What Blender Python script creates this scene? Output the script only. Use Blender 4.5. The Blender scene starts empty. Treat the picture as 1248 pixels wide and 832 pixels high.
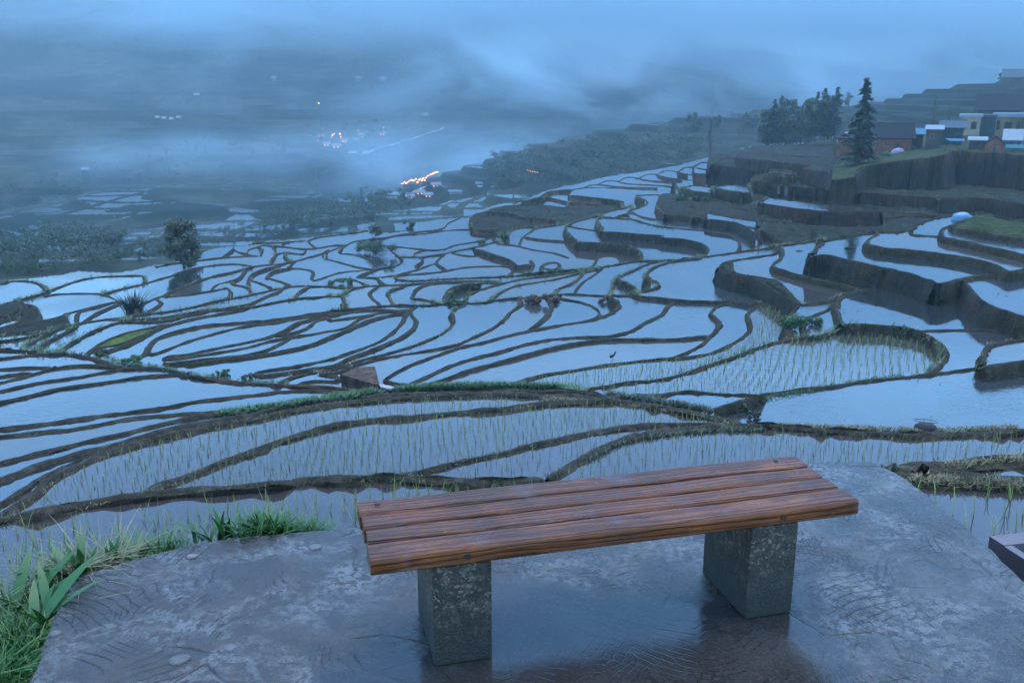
import bpy, bmesh, math, random
import numpy as np
from mathutils import Vector, Matrix
random.seed(7); RS = np.random.RandomState(11)
scene = bpy.context.scene
COL = scene.collection
R = math.radians
# ------------------------------------------------------------------ camera
F, PITCH, CH = 1129.0, 0.2619, 2.0
CP, SP = math.cos(PITCH), math.sin(PITCH)
def ray(px, py):
    X = (px - 624.0) / F; Y = (416.0 - py) / F
    # forward (0,CP,-SP), up (0,SP,CP), right (1,0,0)
    return X, CP + Y * SP, -SP + Y * CP
def U(px, py, z):                      # point of the view ray at world height z
    dx, dy, dz = ray(px, py)
    t = (z - CH) / dz
    return dx * t, dy * t
def UD(px, py, d):                     # point of the view ray at plan distance d
    dx, dy, dz = ray(px, py)
    t = d / math.hypot(dx, dy)
    return Vector((dx * t, dy * t, CH + dz * t))
def P(x, y, z):
    zz = z - CH
    dep = y * CP - zz * SP; v = y * SP + zz * CP
    return 624.0 + F * x / dep, 416.0 - F * v / dep
cam = bpy.data.cameras.new('camera'); co = bpy.data.objects.new('camera', cam); COL.objects.link(co)
cam.sensor_width = 36.0; cam.lens = F / 1248.0 * 36.0; cam.clip_end = 20000; cam.clip_start = 0.05
co.location = (0, 0, CH); co.rotation_euler = (math.pi / 2 - PITCH, 0, 0); scene.camera = co

# ------------------------------------------------------------------ object helpers
def tag(o, label=None, cat=None, group=None, kind=None):
    if label: o['label'] = label
    if cat: o['category'] = cat
    if group: o['group'] = group
    if kind: o['kind'] = kind
    return o
def empty(name, loc, rz=0.0, label=None, cat=None, group=None):
    o = bpy.data.objects.new(name, None); COL.objects.link(o)
    o.location = loc; o.rotation_euler = (0, 0, rz); o.empty_display_size = 0.2
    return tag(o, label, cat, group)
def link_mesh(name, me, mat=None, parent=None):
    o = bpy.data.objects.new(name, me); COL.objects.link(o)
    if mat is not None: me.materials.append(mat)
    if parent is not None: o.parent = parent
    return o
def mesh_np(name, V, Q, mat=None, parent=None, smooth=False):
    V = np.asarray(V, np.float32); Q = np.asarray(Q, np.int32)
    me = bpy.data.meshes.new(name)
    n, k = Q.shape
    me.vertices.add(len(V)); me.vertices.foreach_set('co', V.ravel())
    me.loops.add(n * k); me.loops.foreach_set('vertex_index', Q.ravel())
    me.polygons.add(n); me.polygons.foreach_set('loop_start', np.arange(0, n * k, k, dtype=np.int32))
    me.polygons.foreach_set('loop_total', np.full(n, k, np.int32))
    if smooth: me.polygons.foreach_set('use_smooth', np.ones(n, bool))
    me.update(calc_edges=True); me.validate()
    return link_mesh(name, me, mat, parent)
class MB:
    def __init__(s): s.v = []; s.f = []
    def add(s, vs, fs):
        b = len(s.v); s.v += [tuple(v) for v in vs]; s.f += [tuple(i + b for i in f) for f in fs]
    def box(s, c, d, rz=0.0, taper=1.0):
        hx, hy, hz = d[0] / 2, d[1] / 2, d[2] / 2
        vs = []
        for z, k in ((-hz, 1.0), (hz, taper)):
            for x, y in ((-hx, -hy), (hx, -hy), (hx, hy), (-hx, hy)):
                x *= k; y *= k
                vs.append((c[0] + x * math.cos(rz) - y * math.sin(rz), c[1] + x * math.sin(rz) + y * math.cos(rz), c[2] + z))
        s.add(vs, [(0, 3, 2, 1), (4, 5, 6, 7), (0, 1, 5, 4), (1, 2, 6, 5), (2, 3, 7, 6), (3, 0, 4, 7)])
    def tube(s, pts, rad, n=6):
        pts = [Vector(p) for p in pts]; rings = []
        for i, p in enumerate(pts):
            t = (pts[min(i + 1, len(pts) - 1)] - pts[max(i - 1, 0)])
            if t.length < 1e-9: t = Vector((0, 0, 1))
            t.normalize()
            a = t.cross(Vector((0, 1, 0.13))); a = a if a.length > .1 else t.cross(Vector((1, 0, 0))); a.normalize(); b = t.cross(a)
            r = rad[i] if hasattr(rad, '__len__') else rad
            rings.append([p + (a * math.cos(q * 2 * math.pi / n) + b * math.sin(q * 2 * math.pi / n)) * r for q in range(n)])
        b0 = len(s.v)
        for r_ in rings: s.v += [tuple(v) for v in r_]
        for i in range(len(rings) - 1):
            for q in range(n):
                s.f.append((b0 + i * n + q, b0 + i * n + (q + 1) % n, b0 + (i + 1) * n + (q + 1) % n, b0 + (i + 1) * n + q))
        s.f.append(tuple(b0 + q for q in range(n))[::-1]); s.f.append(tuple(b0 + (len(rings) - 1) * n + q for q in range(n)))
    def build(s, name, mat=None, parent=None, smooth=False, bevel=0.0):
        me = bpy.data.meshes.new(name); me.from_pydata(s.v, [], s.f)
        if bevel:
            bm = bmesh.new(); bm.from_mesh(me)
            bmesh.ops.bevel(bm, geom=list(bm.edges), offset=bevel, segments=2, profile=.6, affect='EDGES')
            bm.to_mesh(me); bm.free()
        if smooth:
            for p in me.polygons: p.use_smooth = True
        me.update()
        return link_mesh(name, me, mat, parent)

# ------------------------------------------------------------------ material helpers
class NT:
    def __init__(s, name):
        s.m = bpy.data.materials.new(name); s.m.use_nodes = True; s.t = s.m.node_tree
        s.b = s.t.nodes['Principled BSDF']; s.out = s.t.nodes['Material Output']
    def n(s, kind, **kw):
        nd = s.t.nodes.new(kind)
        for k, v in kw.items():
            if k in nd.inputs: 
                s.set(nd.inputs[k], v)
            else: setattr(nd, k, v)
        return nd
    def set(s, sock, v):
        if hasattr(v, 'is_output') or isinstance(v, bpy.types.NodeSocket): s.t.links.new(v, sock)
        else: sock.default_value = v
    def coord(s, kind='Object', scale=(1, 1, 1), rot=(0, 0, 0)):
        tc = s.n('ShaderNodeTexCoord'); mp = s.n('ShaderNodeMapping')
        mp.inputs['Scale'].default_value = scale; mp.inputs['Rotation'].default_value = rot
        s.t.links.new(tc.outputs[kind], mp.inputs['Vector']); return mp.outputs['Vector']
    def world(s, scale=(1, 1, 1), rot=(0, 0, 0)):
        g = s.n('ShaderNodeNewGeometry'); mp = s.n('ShaderNodeMapping')
        mp.inputs['Scale'].default_value = scale; mp.inputs['Rotation'].default_value = rot
        s.t.links.new(g.outputs['Position'], mp.inputs['Vector']); return mp.outputs['Vector']
    def noise(s, vec, scale=5, detail=5, rough=.55, dist=0.0):
        nd = s.n('ShaderNodeTexNoise'); s.t.links.new(vec, nd.inputs['Vector'])
        nd.inputs['Scale'].default_value = scale; nd.inputs['Detail'].default_value = detail
        nd.inputs['Roughness'].default_value = rough; nd.inputs['Distortion'].default_value = dist
        return nd.outputs['Fac']
    def ramp(s, fac, stops, interp='LINEAR'):
        nd = s.n('ShaderNodeValToRGB'); s.t.links.new(fac, nd.inputs['Fac']); cr = nd.color_ramp; cr.interpolation = interp
        while len(cr.elements) > 1: cr.elements.remove(cr.elements[-1])
        first = True
        for p, c in stops:
            c = (c, c, c, 1) if not hasattr(c, '__len__') else (tuple(c) + (1,))[:4]
            if first: e = cr.elements[0]; e.position = p; first = False
            else: e = cr.elements.new(p)
            e.color = c
        return nd.outputs['Color']
    def mix(s, fac, a, b, mode='MIX'):
        nd = s.n('ShaderNodeMix'); nd.data_type = 'RGBA'; nd.blend_type = mode
        for sock, v in ((nd.inputs[0], fac), (nd.inputs[6], a), (nd.inputs[7], b)):
            if isinstance(v, tuple) and len(v) == 3: v = v + (1,)
            s.set(sock, v)
        return nd.outputs[2]
    def math(s, op, a, b=0.0, clamp=False):
        nd = s.n('ShaderNodeMath'); nd.operation = op; nd.use_clamp = clamp
        s.set(nd.inputs[0], a); s.set(nd.inputs[1], b); return nd.outputs[0]
    def bump(s, h, strength=.3, dist=.02):
        nd = s.n('ShaderNodeBump'); s.t.links.new(h, nd.inputs['Height'])
        nd.inputs['Strength'].default_value = strength; nd.inputs['Distance'].default_value = dist
        s.t.links.new(nd.outputs['Normal'], s.b.inputs['Normal']); return nd
    def fin(s, color=None, rough=None, **kw):
        if color is not None:
            if isinstance(color, tuple): color = (color + (1,))[:4]
            s.set(s.b.inputs['Base Color'], color)
        if rough is not None: s.set(s.b.inputs['Roughness'], rough)
        for k, v in kw.items(): s.set(s.b.inputs[k.replace('_', ' ')], v)
        return s.m
def simple(name, c, rough=.7, var=.25, scale=8.0, **kw):
    t = NT(name); v = t.coord('Object')
    f = t.noise(v, scale, 4)
    a = tuple(x * (1 - var) for x in c); b = tuple(min(1, x * (1 + var)) for x in c)
    return t.fin(t.ramp(f, [(.3, a), (.7, b)]), rough, **kw)
SKY_TINT = (.56, .80, .92, 1); SKY_STR = .15; SUN_E = .6; EXPO = 2.2
VB = 2; HAZE = .00042; HTOP = 420; HAZE_C = (.60, .82, .95); VSR = 1.5
FOGS = [(-10, 400, -24, 250, 105, 16.5, .011, .013, .42, 'low bank of fog lying over the valley terraces'),
 (60, 600, 8, 360, 90, 39.3, .013, .010, .47, 'drifting wisps of mist in front of the mountainside'),
 (220, 900, 130, 1100, 250, 108, .015, .005, .36, 'cloud hanging over the far mountainside'),
 (650, 1350, 150, 950, 330, 238.3, .013, .003, .08, 'cloud closing the valley head on the right')]
# ------------------------------------------------------------------ paddy banks: outlines surveyed from the photograph, each put at its own height and distance below
LN = '''
0,636 40,629 100,618 160,608 220,602 312,595 380,588 440,586 500,586 560,589 620,592 667,586
667,586 690,573 712,559 735,547 765,536 800,529 850,524 900,521 936,522 1000,526 1050,530 1100,532 1150,532 1200,530 1248,527
667,586 670,620 674,680 680,760 680,836
1096,577 1086,640 1085,740 1085,836
1094,579 1140,572 1190,566 1248,560
1096,577 1115,584 1140,588 1170,588 1200,590 1248,592
0,631 20,619 37,609 62,586 88,572 125,556 175,541 225,529 275,519 312,513 350,504 400,495 450,490 500,486 550,484 612,482 650,484 700,485 725,488 750,491
0,588 37,573 75,561 112,550 150,541 200,527 250,517 275,512 312,506 350,496 400,489 450,485 500,482 550,481 612,479 660,479 705,480 730,483 750,491
0,616 25,602 50,584 75,573 105,560 135,550 165,541
180,601 200,592 225,584 250,574 275,564 312,551 325,545 350,536 375,529 400,522 425,517 450,514 500,510 550,505 612,501 650,495 700,492 725,491 750,491 775,494 800,497 825,502 850,507 875,511 895,516 903,521
440,586 470,582 500,579 525,574 562,564 612,554 637,547 675,539 712,530 750,524 787,520 825,519 862,519 880,521
0,492 34,484 67,476 101,471 135,466 168,461 208,458 225,458 250,462 284,467 318,469 343,470 368,472 408,474 440,478 470,483
0,478 25,472 50,467 84,462 118,456 143,452 168,450 208,452 225,457
0,467 25,461 50,454 67,450 93,447 118,447 143,448 160,450
0,451 34,449 67,449
0,460 17,457 34,456 48,455
0,438 25,435 50,433 76,432 101,435 118,438 130,442 145,448
0,426 25,428 50,430 72,432
27,427 30,422 42,415 55,408 67,403
45,428 50,421 67,412 84,403 94,397
74,431 77,426 94,415 118,403 135,396 151,393 185,394 208,391 234,384 267,378 301,376 335,369 368,364 408,361
104,434 118,422 143,410 168,403 185,400 208,394
108,431 116,425 143,421 168,412 185,404 194,399
124,430 143,424 160,418 177,409 193,400 208,396 234,389 267,383 301,377
167,439 177,432 182,422 190,413 200,409 225,402 250,397 284,394 335,390 368,385 408,379 434,376 476,373
183,434 208,425 217,421 234,415 259,408 284,401 318,396 335,394 368,388 408,382
200,435 225,433 250,428 284,421 318,414 335,409 348,403 360,395 385,388 408,384
335,411 360,406 372,402 385,392 400,387
200,440 234,435 267,430 301,424 335,415 360,411 385,407 400,404 422,400 437,390 460,383
200,445 225,442 250,438 284,435 309,432 326,427 343,419 355,413
225,446 267,439 318,433 351,427 377,421 393,415 400,412 422,403 449,391 476,384 501,380
308,456 326,452 351,449 377,444 408,437 425,431 450,422 467,414 481,403 491,392 494,385 501,379
314,459 351,454 385,449 408,446 425,437 450,428 472,419 493,409 504,400 507,392 503,386 499,381
341,466 360,459 385,455 408,451 434,441 467,433 501,423 535,409 548,400 553,392 551,386 550,382 556,376 568,373
390,459 415,453 434,446 467,437 501,431 535,426 560,419 582,409 600,401 613,391 622,381 635,373
362,468 377,465 393,464 412,466
400,459 415,458
469,463 484,454 504,444 535,433 560,424 585,419 608,413 625,408 650,403 676,398 700,394 718,391 743,383 754,374 751,367 741,361
642,404 654,396 667,385 672,374 667,364
499,469 518,461 543,449 568,440 608,430 634,422 667,415 701,412 735,411 756,408 772,403 785,395 793,391 808,383 813,375 822,369
516,472 543,462 568,453 608,442 634,435 667,426 701,419 735,415 768,414 808,414 834,413 862,410
468,464 482,469 500,471 518,472
613,474 634,466 667,457 701,452 735,446 768,442 808,438 825,435 842,428 859,417 871,405 877,396 873,388 866,383 872,375 893,370
808,439 834,437 867,431 893,419 908,409 915,400 913,391 911,383 921,375 943,371
703,478 735,472 768,467 808,463 834,456 867,445 893,437 918,427 943,419 968,415 1008,408 1019,403 1027,396
745,487 768,484 808,482 834,478 867,480 901,482 935,482 968,477 1008,473 1050,466 1084,462 1118,459 1151,455 1208,447 1248,441
861,505 872,499 891,493 909,488 930,483
1027,396 1045,396 1067,397 1101,400 1121,404 1138,414 1150,425 1152,435 1145,447 1131,456 1118,459
1121,404 1151,403 1185,403 1208,404 1248,408
1195,448 1200,437 1199,428 1212,421 1248,415
0,347 10,343 34,343 44,345 52,349 57,356
0,373 12,369 34,363 55,357 81,347 101,341 118,338 143,337 175,336
56,363 58,360 67,359 124,359 141,365
124,359 151,352 177,346 193,341 208,337 225,330 259,324 290,322 306,325
35,395 47,393 67,388 94,379 118,374 140,368 152,369
60,404 74,400 101,393 114,384 131,376 150,369
93,391 94,383 99,378
80,396 82,390 77,385
0,391 20,386 25,378 22,370
0,400 22,393 26,386
47,393 47,380 42,374 34,372 20,368
0,410 25,408 50,406 74,400
0,416 30,412 60,404
91,395 128,390 160,386 185,378 197,369 190,365
151,391 168,385 208,380 234,375 267,367 301,361 335,353 360,349 408,350
128,390 180,389 208,386 250,378 301,372 318,364 343,354
165,374 185,366 200,360 217,353 234,346 259,337 284,332 304,326 326,323 351,321 368,316 393,309 400,304
200,363 234,359 258,355 275,352
258,353 264,347 276,344 288,341 294,337 299,329
275,350 281,355 280,362 270,365
280,344 287,348 303,351 306,358
303,351 303,342 308,334 326,327 343,323 356,319
304,341 318,346 330,351 336,353
325,342 328,334 338,329 352,327
325,339 343,344 356,349
350,328 356,321
352,327 368,328 382,332 379,341
382,343 394,339 408,334 417,331
358,365 365,356 377,350
190,326 208,322 234,319 264,315 290,313 318,312
288,306 293,309 301,310 312,312
318,312 320,304 317,301
312,303 321,299 333,302 336,310 330,318
272,313 284,304
301,305 323,299 345,301 375,304 392,302 408,299 423,299
308,296 340,296 375,293
344,296 346,302
375,293 379,298 387,303
376,293 385,290 400,288 425,285 447,282
346,309 348,316 358,319
336,310 348,308 370,310 373,304
393,315 396,309 400,307 413,302 423,298
393,315 400,316 410,319 425,323 440,327 455,328
413,309 434,311 447,316 455,320 457,328
413,309 416,303 424,298 427,296 447,292 460,290
437,300 439,296 455,294
453,298 467,292 484,288 518,285 545,281 570,280 608,280
447,293 472,289 501,284 541,278 545,273 560,266
457,298 471,300 494,302 526,305 543,304 551,300 585,294 608,287 617,285
471,300 483,311 491,317 486,323 478,326
481,313 504,314 535,311 551,307 568,304 578,302 608,294
504,313 505,309 526,305
508,328 506,324 516,318 511,314
543,328 531,321 536,315 543,310
434,339 442,334 467,327 480,326
400,337 417,332 455,329
400,346 410,341 430,341 447,348
435,339 467,338 501,331 531,321
467,338 501,335 535,332 568,326 600,325 622,326 625,331 617,336 600,339
482,341 501,343 535,341 575,339 608,338 634,336 659,332 684,330 726,327 751,323 777,319 808,318 834,316 884,310 918,305 951,300 980,296 1002,293
461,341 467,346 481,348
400,350 425,352 450,349 501,347 535,344 575,343 608,343
400,362 415,361 425,354 442,351
415,361 420,369 418,377
459,351 450,357 454,364 463,371
494,349 476,354 472,359 478,368 479,373
501,365 504,358 508,352 521,347 551,345 575,344
501,364 518,366 535,371
541,367 545,356 555,349 577,346 608,345
568,367 570,361 585,354 608,347 634,341 667,337 701,332 731,328
400,379 434,378 450,375 476,373 518,373 551,370 585,370 600,367 634,364 667,362 681,359
400,386 434,380 467,378 494,379 508,375
400,392 434,387 467,381 501,379
600,367 603,362 610,357 625,350 650,345 676,341 709,333 725,330
701,355 708,346 726,334 735,328
674,361 679,353 694,347 703,341 711,333
681,359 694,359 735,361 768,361 808,364 834,367 884,368 935,371 975,372 1008,368 1017,364 1032,357
681,365 693,366 718,372 731,381 728,388
746,361 747,353 751,341 768,332 790,322 808,318
753,341 768,347 778,356 775,361
760,361 793,354 805,349 795,342 787,337 793,329 808,322 830,318 855,316
660,324 671,320 682,321 679,328 667,329 660,324
647,317 650,324 646,331
630,323 647,323
721,327 726,319 729,314 751,313 757,318
634,296 637,289 650,291 684,294 735,297 768,301 782,308 782,317
637,289 655,278 672,276 689,273
604,292 604,297 625,299 650,305 676,309 694,315
620,293 620,285 630,279 655,277
600,292 617,285 622,284
704,295 690,281 689,276 708,279 743,283 785,286 808,287
689,276 704,270 728,264
735,280 728,267 746,266 768,267 785,272 808,277 822,278
768,267 765,260 785,265 808,268 812,264
551,309 560,311 578,313 600,311
577,303 590,306 600,310 617,315 630,323
576,272 574,266 578,262 600,258 625,261 640,265 680,268
596,256 612,252 626,251 643,249 690,254
626,251 628,247 643,244 665,240
643,244 660,240 690,246 702,248 730,250
695,238 714,240 742,243 759,246
658,240 668,234 695,231
693,238 697,232 715,229 740,229 800,232
728,263 747,266 766,268
728,263 745,257 761,254 770,250
764,262 766,257 781,265 798,269 812,264
766,257 788,249 788,246 776,239 790,238 804,238 801,253 811,262
827,236 830,229 848,234 867,235
867,238 868,229 888,233 914,235 912,228 917,221 947,226 981,229 1040,232
865,241 882,248 914,250 937,241
917,221 919,216 930,213 964,216 998,220 1040,224
930,213 945,211 968,213 973,207 1013,212 1043,213
937,241 964,244 998,248 1031,250 1073,254
880,249 922,258 964,265 1000,272
820,262 838,262 850,270
842,264 860,263
800,276 830,279 870,283 894,288 902,300 898,308
800,290 834,292 859,299 863,305 857,313
861,267 901,273 921,285 930,292 925,299 916,305
905,275 930,281 943,287 955,296
861,260 918,269 968,273 993,282 1002,292
710,229 725,225 755,228 800,229
728,225 742,220 765,224 800,226 830,229
752,222 765,216 790,220 830,223
775,219 792,212 815,217 860,221
800,213 812,208 840,213 885,217
826,210 836,204 860,207 900,212 930,213
845,204 855,198 885,203 930,206 973,207
868,201 880,193 930,196 970,200 1013,205
895,193 905,187 930,187 964,190 1020,193
1040,213 1046,208 1053,204 1090,198 1141,191 1158,187 1160,185 1200,187 1248,190
1013,212 1020,196 1020,190 1022,182
1040,224 1090,226 1124,229 1165,234 1206,237 1248,240
1000,231 1040,235 1107,239 1166,243 1203,242 1248,250
1031,248 1060,247 1090,250 1132,254 1146,263
998,296 1010,293 1034,289 1059,285 1109,281 1118,274 1143,266 1160,263 1198,262 1248,272
876,328 881,321 894,318 926,313 946,309 951,301
876,327 884,334 901,337 918,341 935,349 955,362 975,372
891,319 894,332 920,338 943,342 960,356 975,371
951,301 954,309 951,316 941,324 968,334 1008,344 1024,347 1045,352
985,315 993,305 1002,296
985,314 1008,311 1025,316 1050,322 1084,329 1118,337 1140,345
1070,286 1060,291 1056,297 1067,301 1104,305 1143,309 1185,316 1215,324 1231,333
1108,282 1110,286 1146,289 1208,302 1248,311
1148,289 1147,281 1153,277 1175,280 1208,286 1248,291
1155,278 1173,270 1198,262
1025,396 1021,383 1020,371 1026,362 1036,357 1050,354 1101,349 1151,346 1168,341 1190,337 1208,336 1248,329
1168,341 1176,345 1183,354 1192,364 1208,373 1248,387
811,262 820,262 842,264 861,267
861,260 848,255 835,252 820,256 811,262
861,260 866,250 865,241
861,260 861,267
880,249 870,246 865,241
921,285 925,275 921,262 922,258
963,273 964,265
766,258 764,262 755,263 750,265
827,236 824,228 822,222
868,201 866,196 864,186
804,238 814,236 827,237
1000,272 1060,268 1109,263 1146,263
963,273 1000,281 1040,283 1075,282
973,207 990,203 1013,205
930,213 942,208 965,209 969,213
830,229 848,226 868,229
868,229 890,225 912,228
0,524 50,518 100,511 150,504 200,498 234,491 267,487 318,481 351,477 385,477 408,478 430,479
0,533 50,528 100,522 140,514 175,509 225,505 270,503 290,503 303,505
0,566 38,556 75,547 110,538 150,530 190,519 225,512 270,506 290,506 305,507
1043,219 1100,215 1160,217 1248,223
900,243 940,250 1000,258 1080,259 1140,262
962,411 958,398 963,385 973,373
985,413 978,400 986,388 1005,380 1017,372
'''
OUTL = '-150,362 -60,351 0,346 10,341 34,339 47,337 76,334 93,330 118,331 135,332 160,329 185,323 208,320 225,316 240,309 262,302 280,300 305,298 330,295 345,292 375,289 400,286 425,283 447,280 476,283 494,280 501,274 525,268 551,265 568,265 577,260 596,251 612,247 626,246 643,241 655,236 668,231 695,226 710,222 728,217 752,213 775,210 800,206 826,201 845,196 868,190 895,184 920,178 960,176 1000,176 1018,175 1024,168 1100,166 1248,163 1500,158'
PAD = 160; SC = 2
WX0, WX1, WY0, WY1 = -PAD, 1248 + PAD, 120, 832
GW, GH = (WX1 - WX0) * SC, (WY1 - WY0) * SC
def parse(s): return [tuple(float(v) for v in p.split(',')) for p in s.split()]
lines = [parse(l) for l in LN.strip().splitlines()]
outl = parse(OUTL)
def extend(l):
    l = list(l)
    for e in (0, -1):
        x, y = l[e]
        if x <= 3 or x >= 1245:
            x2, y2 = l[1] if e == 0 else l[-2]
            s = (y - y2) / (x - x2) if abs(x - x2) > .1 else 0
            s = max(-.5, min(.5, s))
            nx = -PAD - 5 if x <= 3 else 1248 + PAD + 5
            q = (nx, y + s * (nx - x) * .8)
            if e == 0: l.insert(0, q)
            else: l.append(q)
    return l
def crom(l, step=2.0):
    p = np.array(l, float)
    if len(p) == 2:
        n = max(2, int(np.hypot(*(p[1] - p[0])) / step)); t = np.linspace(0, 1, n)[:, None]; return p[0] * (1 - t) + p[1] * t
    q = np.vstack([2 * p[0] - p[1], p, 2 * p[-1] - p[-2]]); out = []
    for i in range(1, len(q) - 2):
        p0, p1, p2, p3 = q[i - 1:i + 3]
        d = lambda a, b: max(1e-3, np.hypot(*(b - a))) ** .5
        t0 = 0; t1 = t0 + d(p0, p1); t2 = t1 + d(p1, p2); t3 = t2 + d(p2, p3)
        n = max(2, int(np.hypot(*(p2 - p1)) / step)); t = np.linspace(t1, t2, n, endpoint=False)[:, None]
        A1 = (t1 - t) / (t1 - t0) * p0 + (t - t0) / (t1 - t0) * p1
        A2 = (t2 - t) / (t2 - t1) * p1 + (t - t1) / (t2 - t1) * p2
        A3 = (t3 - t) / (t3 - t2) * p2 + (t - t2) / (t3 - t2) * p3
        B1 = (t2 - t) / (t2 - t0) * A1 + (t - t0) / (t2 - t0) * A2
        B2 = (t3 - t) / (t3 - t1) * A2 + (t - t1) / (t3 - t1) * A3
        out.append((t2 - t) / (t2 - t1) * B1 + (t - t1) / (t2 - t1) * B2)
    out.append(p[-1:]); return np.vstack(out)
curves = [crom(extend(l)) for l in lines]
outc = crom(outl)
# close the T-junctions: a free end within a few pixels of another bank is carried on to it
allp = np.vstack(curves + [outc]); cid = np.concatenate([np.full(len(c), i) for i, c in enumerate(curves)] + [np.full(len(outc), -1)])
for i, c in enumerate(curves):
    for e in (0, -1):
        p = c[e] if e == -1 else c[0]
        m = cid != i
        d = np.hypot(*(allp[m] - p).T); k = d.argmin()
        if .3 < d[k] < 11:
            q = allp[m][k]; n = max(2, int(d[k] / 1.5)); t = np.linspace(0, 1, n + 1)[1:, None]; seg = p * (1 - t) + q * t
            curves[i] = np.vstack([seg[::-1], curves[i]]) if e == 0 else np.vstack([curves[i], seg])
lab = np.zeros((GH, GW), np.int32)
def draw(c, v=-1):
    for a, b in zip(c[:-1], c[1:]):
        n = int(max(abs(b - a)) * SC * 2) + 2; t = np.linspace(0, 1, n)
        x = ((a[0] * (1 - t) + b[0] * t) - WX0) * SC; y = ((a[1] * (1 - t) + b[1] * t) - WY0) * SC
        xi = x.astype(int); yi = y.astype(int)
        m = (xi >= 0) & (xi < GW - 1) & (yi >= 0) & (yi < GH - 1); xi = xi[m]; yi = yi[m]
        lab[yi, xi] = v; lab[yi + 1, xi] = v; lab[yi, xi + 1] = v
for c in curves: draw(c)
draw(outc)
# connected regions by runs + union-find
par = []
def find(a):
    while par[a] != a: par[a] = par[par[a]]; a = par[a]
    return a
prev = []; runs = []
for y in range(GH):
    row = lab[y] == 0
    d = np.diff(np.concatenate([[0], row.view(np.int8), [0]])); s = np.where(d == 1)[0]; e = np.where(d == -1)[0]
    cur = []; j = 0
    for a, b in zip(s.tolist(), e.tolist()):
        k = len(par); par.append(k); cur.append((a, b, k))
        while j < len(prev) and prev[j][1] <= a: j += 1
        jj = j
        while jj < len(prev) and prev[jj][0] < b:
            ra, rb = find(k), find(prev[jj][2])
            if ra != rb: par[max(ra, rb)] = min(ra, rb)
            jj += 1
    runs.append(cur); prev = cur
idm = {}
for y, cur in enumerate(runs):
    for a, b, k in cur:
        r = find(k); lab[y, a:b] = idm.setdefault(r, len(idm) + 1)
OUT = lab[2, GW // 2]
cnt = np.bincount(lab[lab > 0].ravel(), minlength=len(idm) + 1)
small = np.where(cnt < 60)[0]
lab[np.isin(lab, small)] = 0
lab[lab < 0] = 0
for it in range(60):                                    # give the outline pixels to the nearest region
    z = lab == 0
    if not z.any(): break
    for sh, ax in ((1, 0), (-1, 0), (1, 1), (-1, 1)):
        r = np.roll(lab, sh, ax); m = z & (r > 0); lab[m] = r[m]; z = lab == 0
ids = np.unique(lab); ids = ids[(ids > 0) & (ids != OUT)]
yy, xx = np.mgrid[0:GH, 0:GW]
cen = {}
fl = lab.ravel(); order = np.bincount(fl)
sx = np.bincount(fl, xx.ravel()); sy = np.bincount(fl, yy.ravel())
for i in ids: cen[i] = (sx[i] / order[i] / SC + WX0, sy[i] / order[i] / SC + WY0)
def lab_at(px, py):
    xi = np.clip(((np.asarray(px) - WX0) * SC).astype(int), 0, GW - 1); yi = np.clip(((np.asarray(py) - WY0) * SC).astype(int), 0, GH - 1)
    return lab[yi, xi]
# heights: (px, py, plan distance) -> world height at that spot; thin-plate interpolation over the picture of the slope
CTL = [(0,700,-6.3),(300,640,-6.9),(0,620,-7.8),(300,560,-9.3),(600,540,-9.6),(0,540,-10.4),(300,520,-10.5),(650,490,-10.9),(900,520,-10.4),(1150,490,-11.0),(800,575,-8.9),(1150,545,-8.9),(1200,640,-5.8),
(0,470,-11.6),(0,440,-12.2),(300,440,-12.6),(500,450,-12.5),(700,450,-12.2),(1000,440,-11.5),(1220,430,-11.2),(0,400,-13.2),(300,400,-13.5),(600,400,-13.2),(860,400,-12.3),(0,350,-15),(300,350,-15),(600,350,-14.8),(800,350,-13.5),(950,385,-11.8),(1090,375,-11.1),(1230,360,-10.2),
(200,320,-16),(300,310,-16.3),(450,320,-16),(600,320,-15.6),(700,310,-14.9),(800,310,-13.8),(900,330,-12.5),(975,322,-11.3),(1030,328,-10.5),(1105,317,-10.0),(1170,303,-9.6),(1260,301,-9.3),
(350,292,-17),(500,300,-16.5),(600,300,-15.9),(560,272,-17.2),(700,285,-14.9),(780,285,-14),(650,250,-15.5),(700,240,-15.2),(760,250,-14.2),(900,290,-13),(850,270,-13.2),(1000,265,-11.8),(1100,265,-11.3),(1200,275,-9.4),
(900,240,-12.6),(980,235,-11.8),(1100,240,-11.3),(1200,245,-11),(750,222,-15),(830,210,-14.4),(900,195,-12.5),(960,182,-10.5),(930,215,-12),(1000,214,-10.8),(1000,195,-9.5)]
ctl = [(a / 100., b / 60., CH + z) for a, b, z in CTL]
ctl = np.array(ctl)
def tps_fit(xy, z, lam=.02):
    n = len(xy); d = np.hypot(xy[:, None, 0] - xy[None, :, 0], xy[:, None, 1] - xy[None, :, 1]); K = np.where(d > 0, d * d * np.log(d + 1e-9), 0) + lam * np.eye(n)
    Pm = np.hstack([np.ones((n, 1)), xy]); A = np.zeros((n + 3, n + 3)); A[:n, :n] = K; A[:n, n:] = Pm; A[n:, :n] = Pm.T
    return np.linalg.solve(A, np.concatenate([z, np.zeros(3)]))
def tps_eval(w, c, q):
    out = np.empty(len(q))
    for s in range(0, len(q), 60000):
        b = q[s:s + 60000]; d2 = (b[:, None, 0] - c[None, :, 0]) ** 2 + (b[:, None, 1] - c[None, :, 1]) ** 2
        out[s:s + 60000] = (.5 * d2 * np.log(d2 + 1e-12)) @ w[:-3] + w[-3] + b @ w[-2:]
    return out
wz = tps_fit(ctl[:, :2], ctl[:, 2])
RZ = {}; RT = {}
cc = np.array([(np.clip(cen[i][0], -120, 1368) / 100., cen[i][1] / 60.) for i in ids])
for i, z in zip(ids, tps_eval(wz, ctl[:, :2], cc)): RZ[i] = float(z); RT[i] = 'water'
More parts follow.
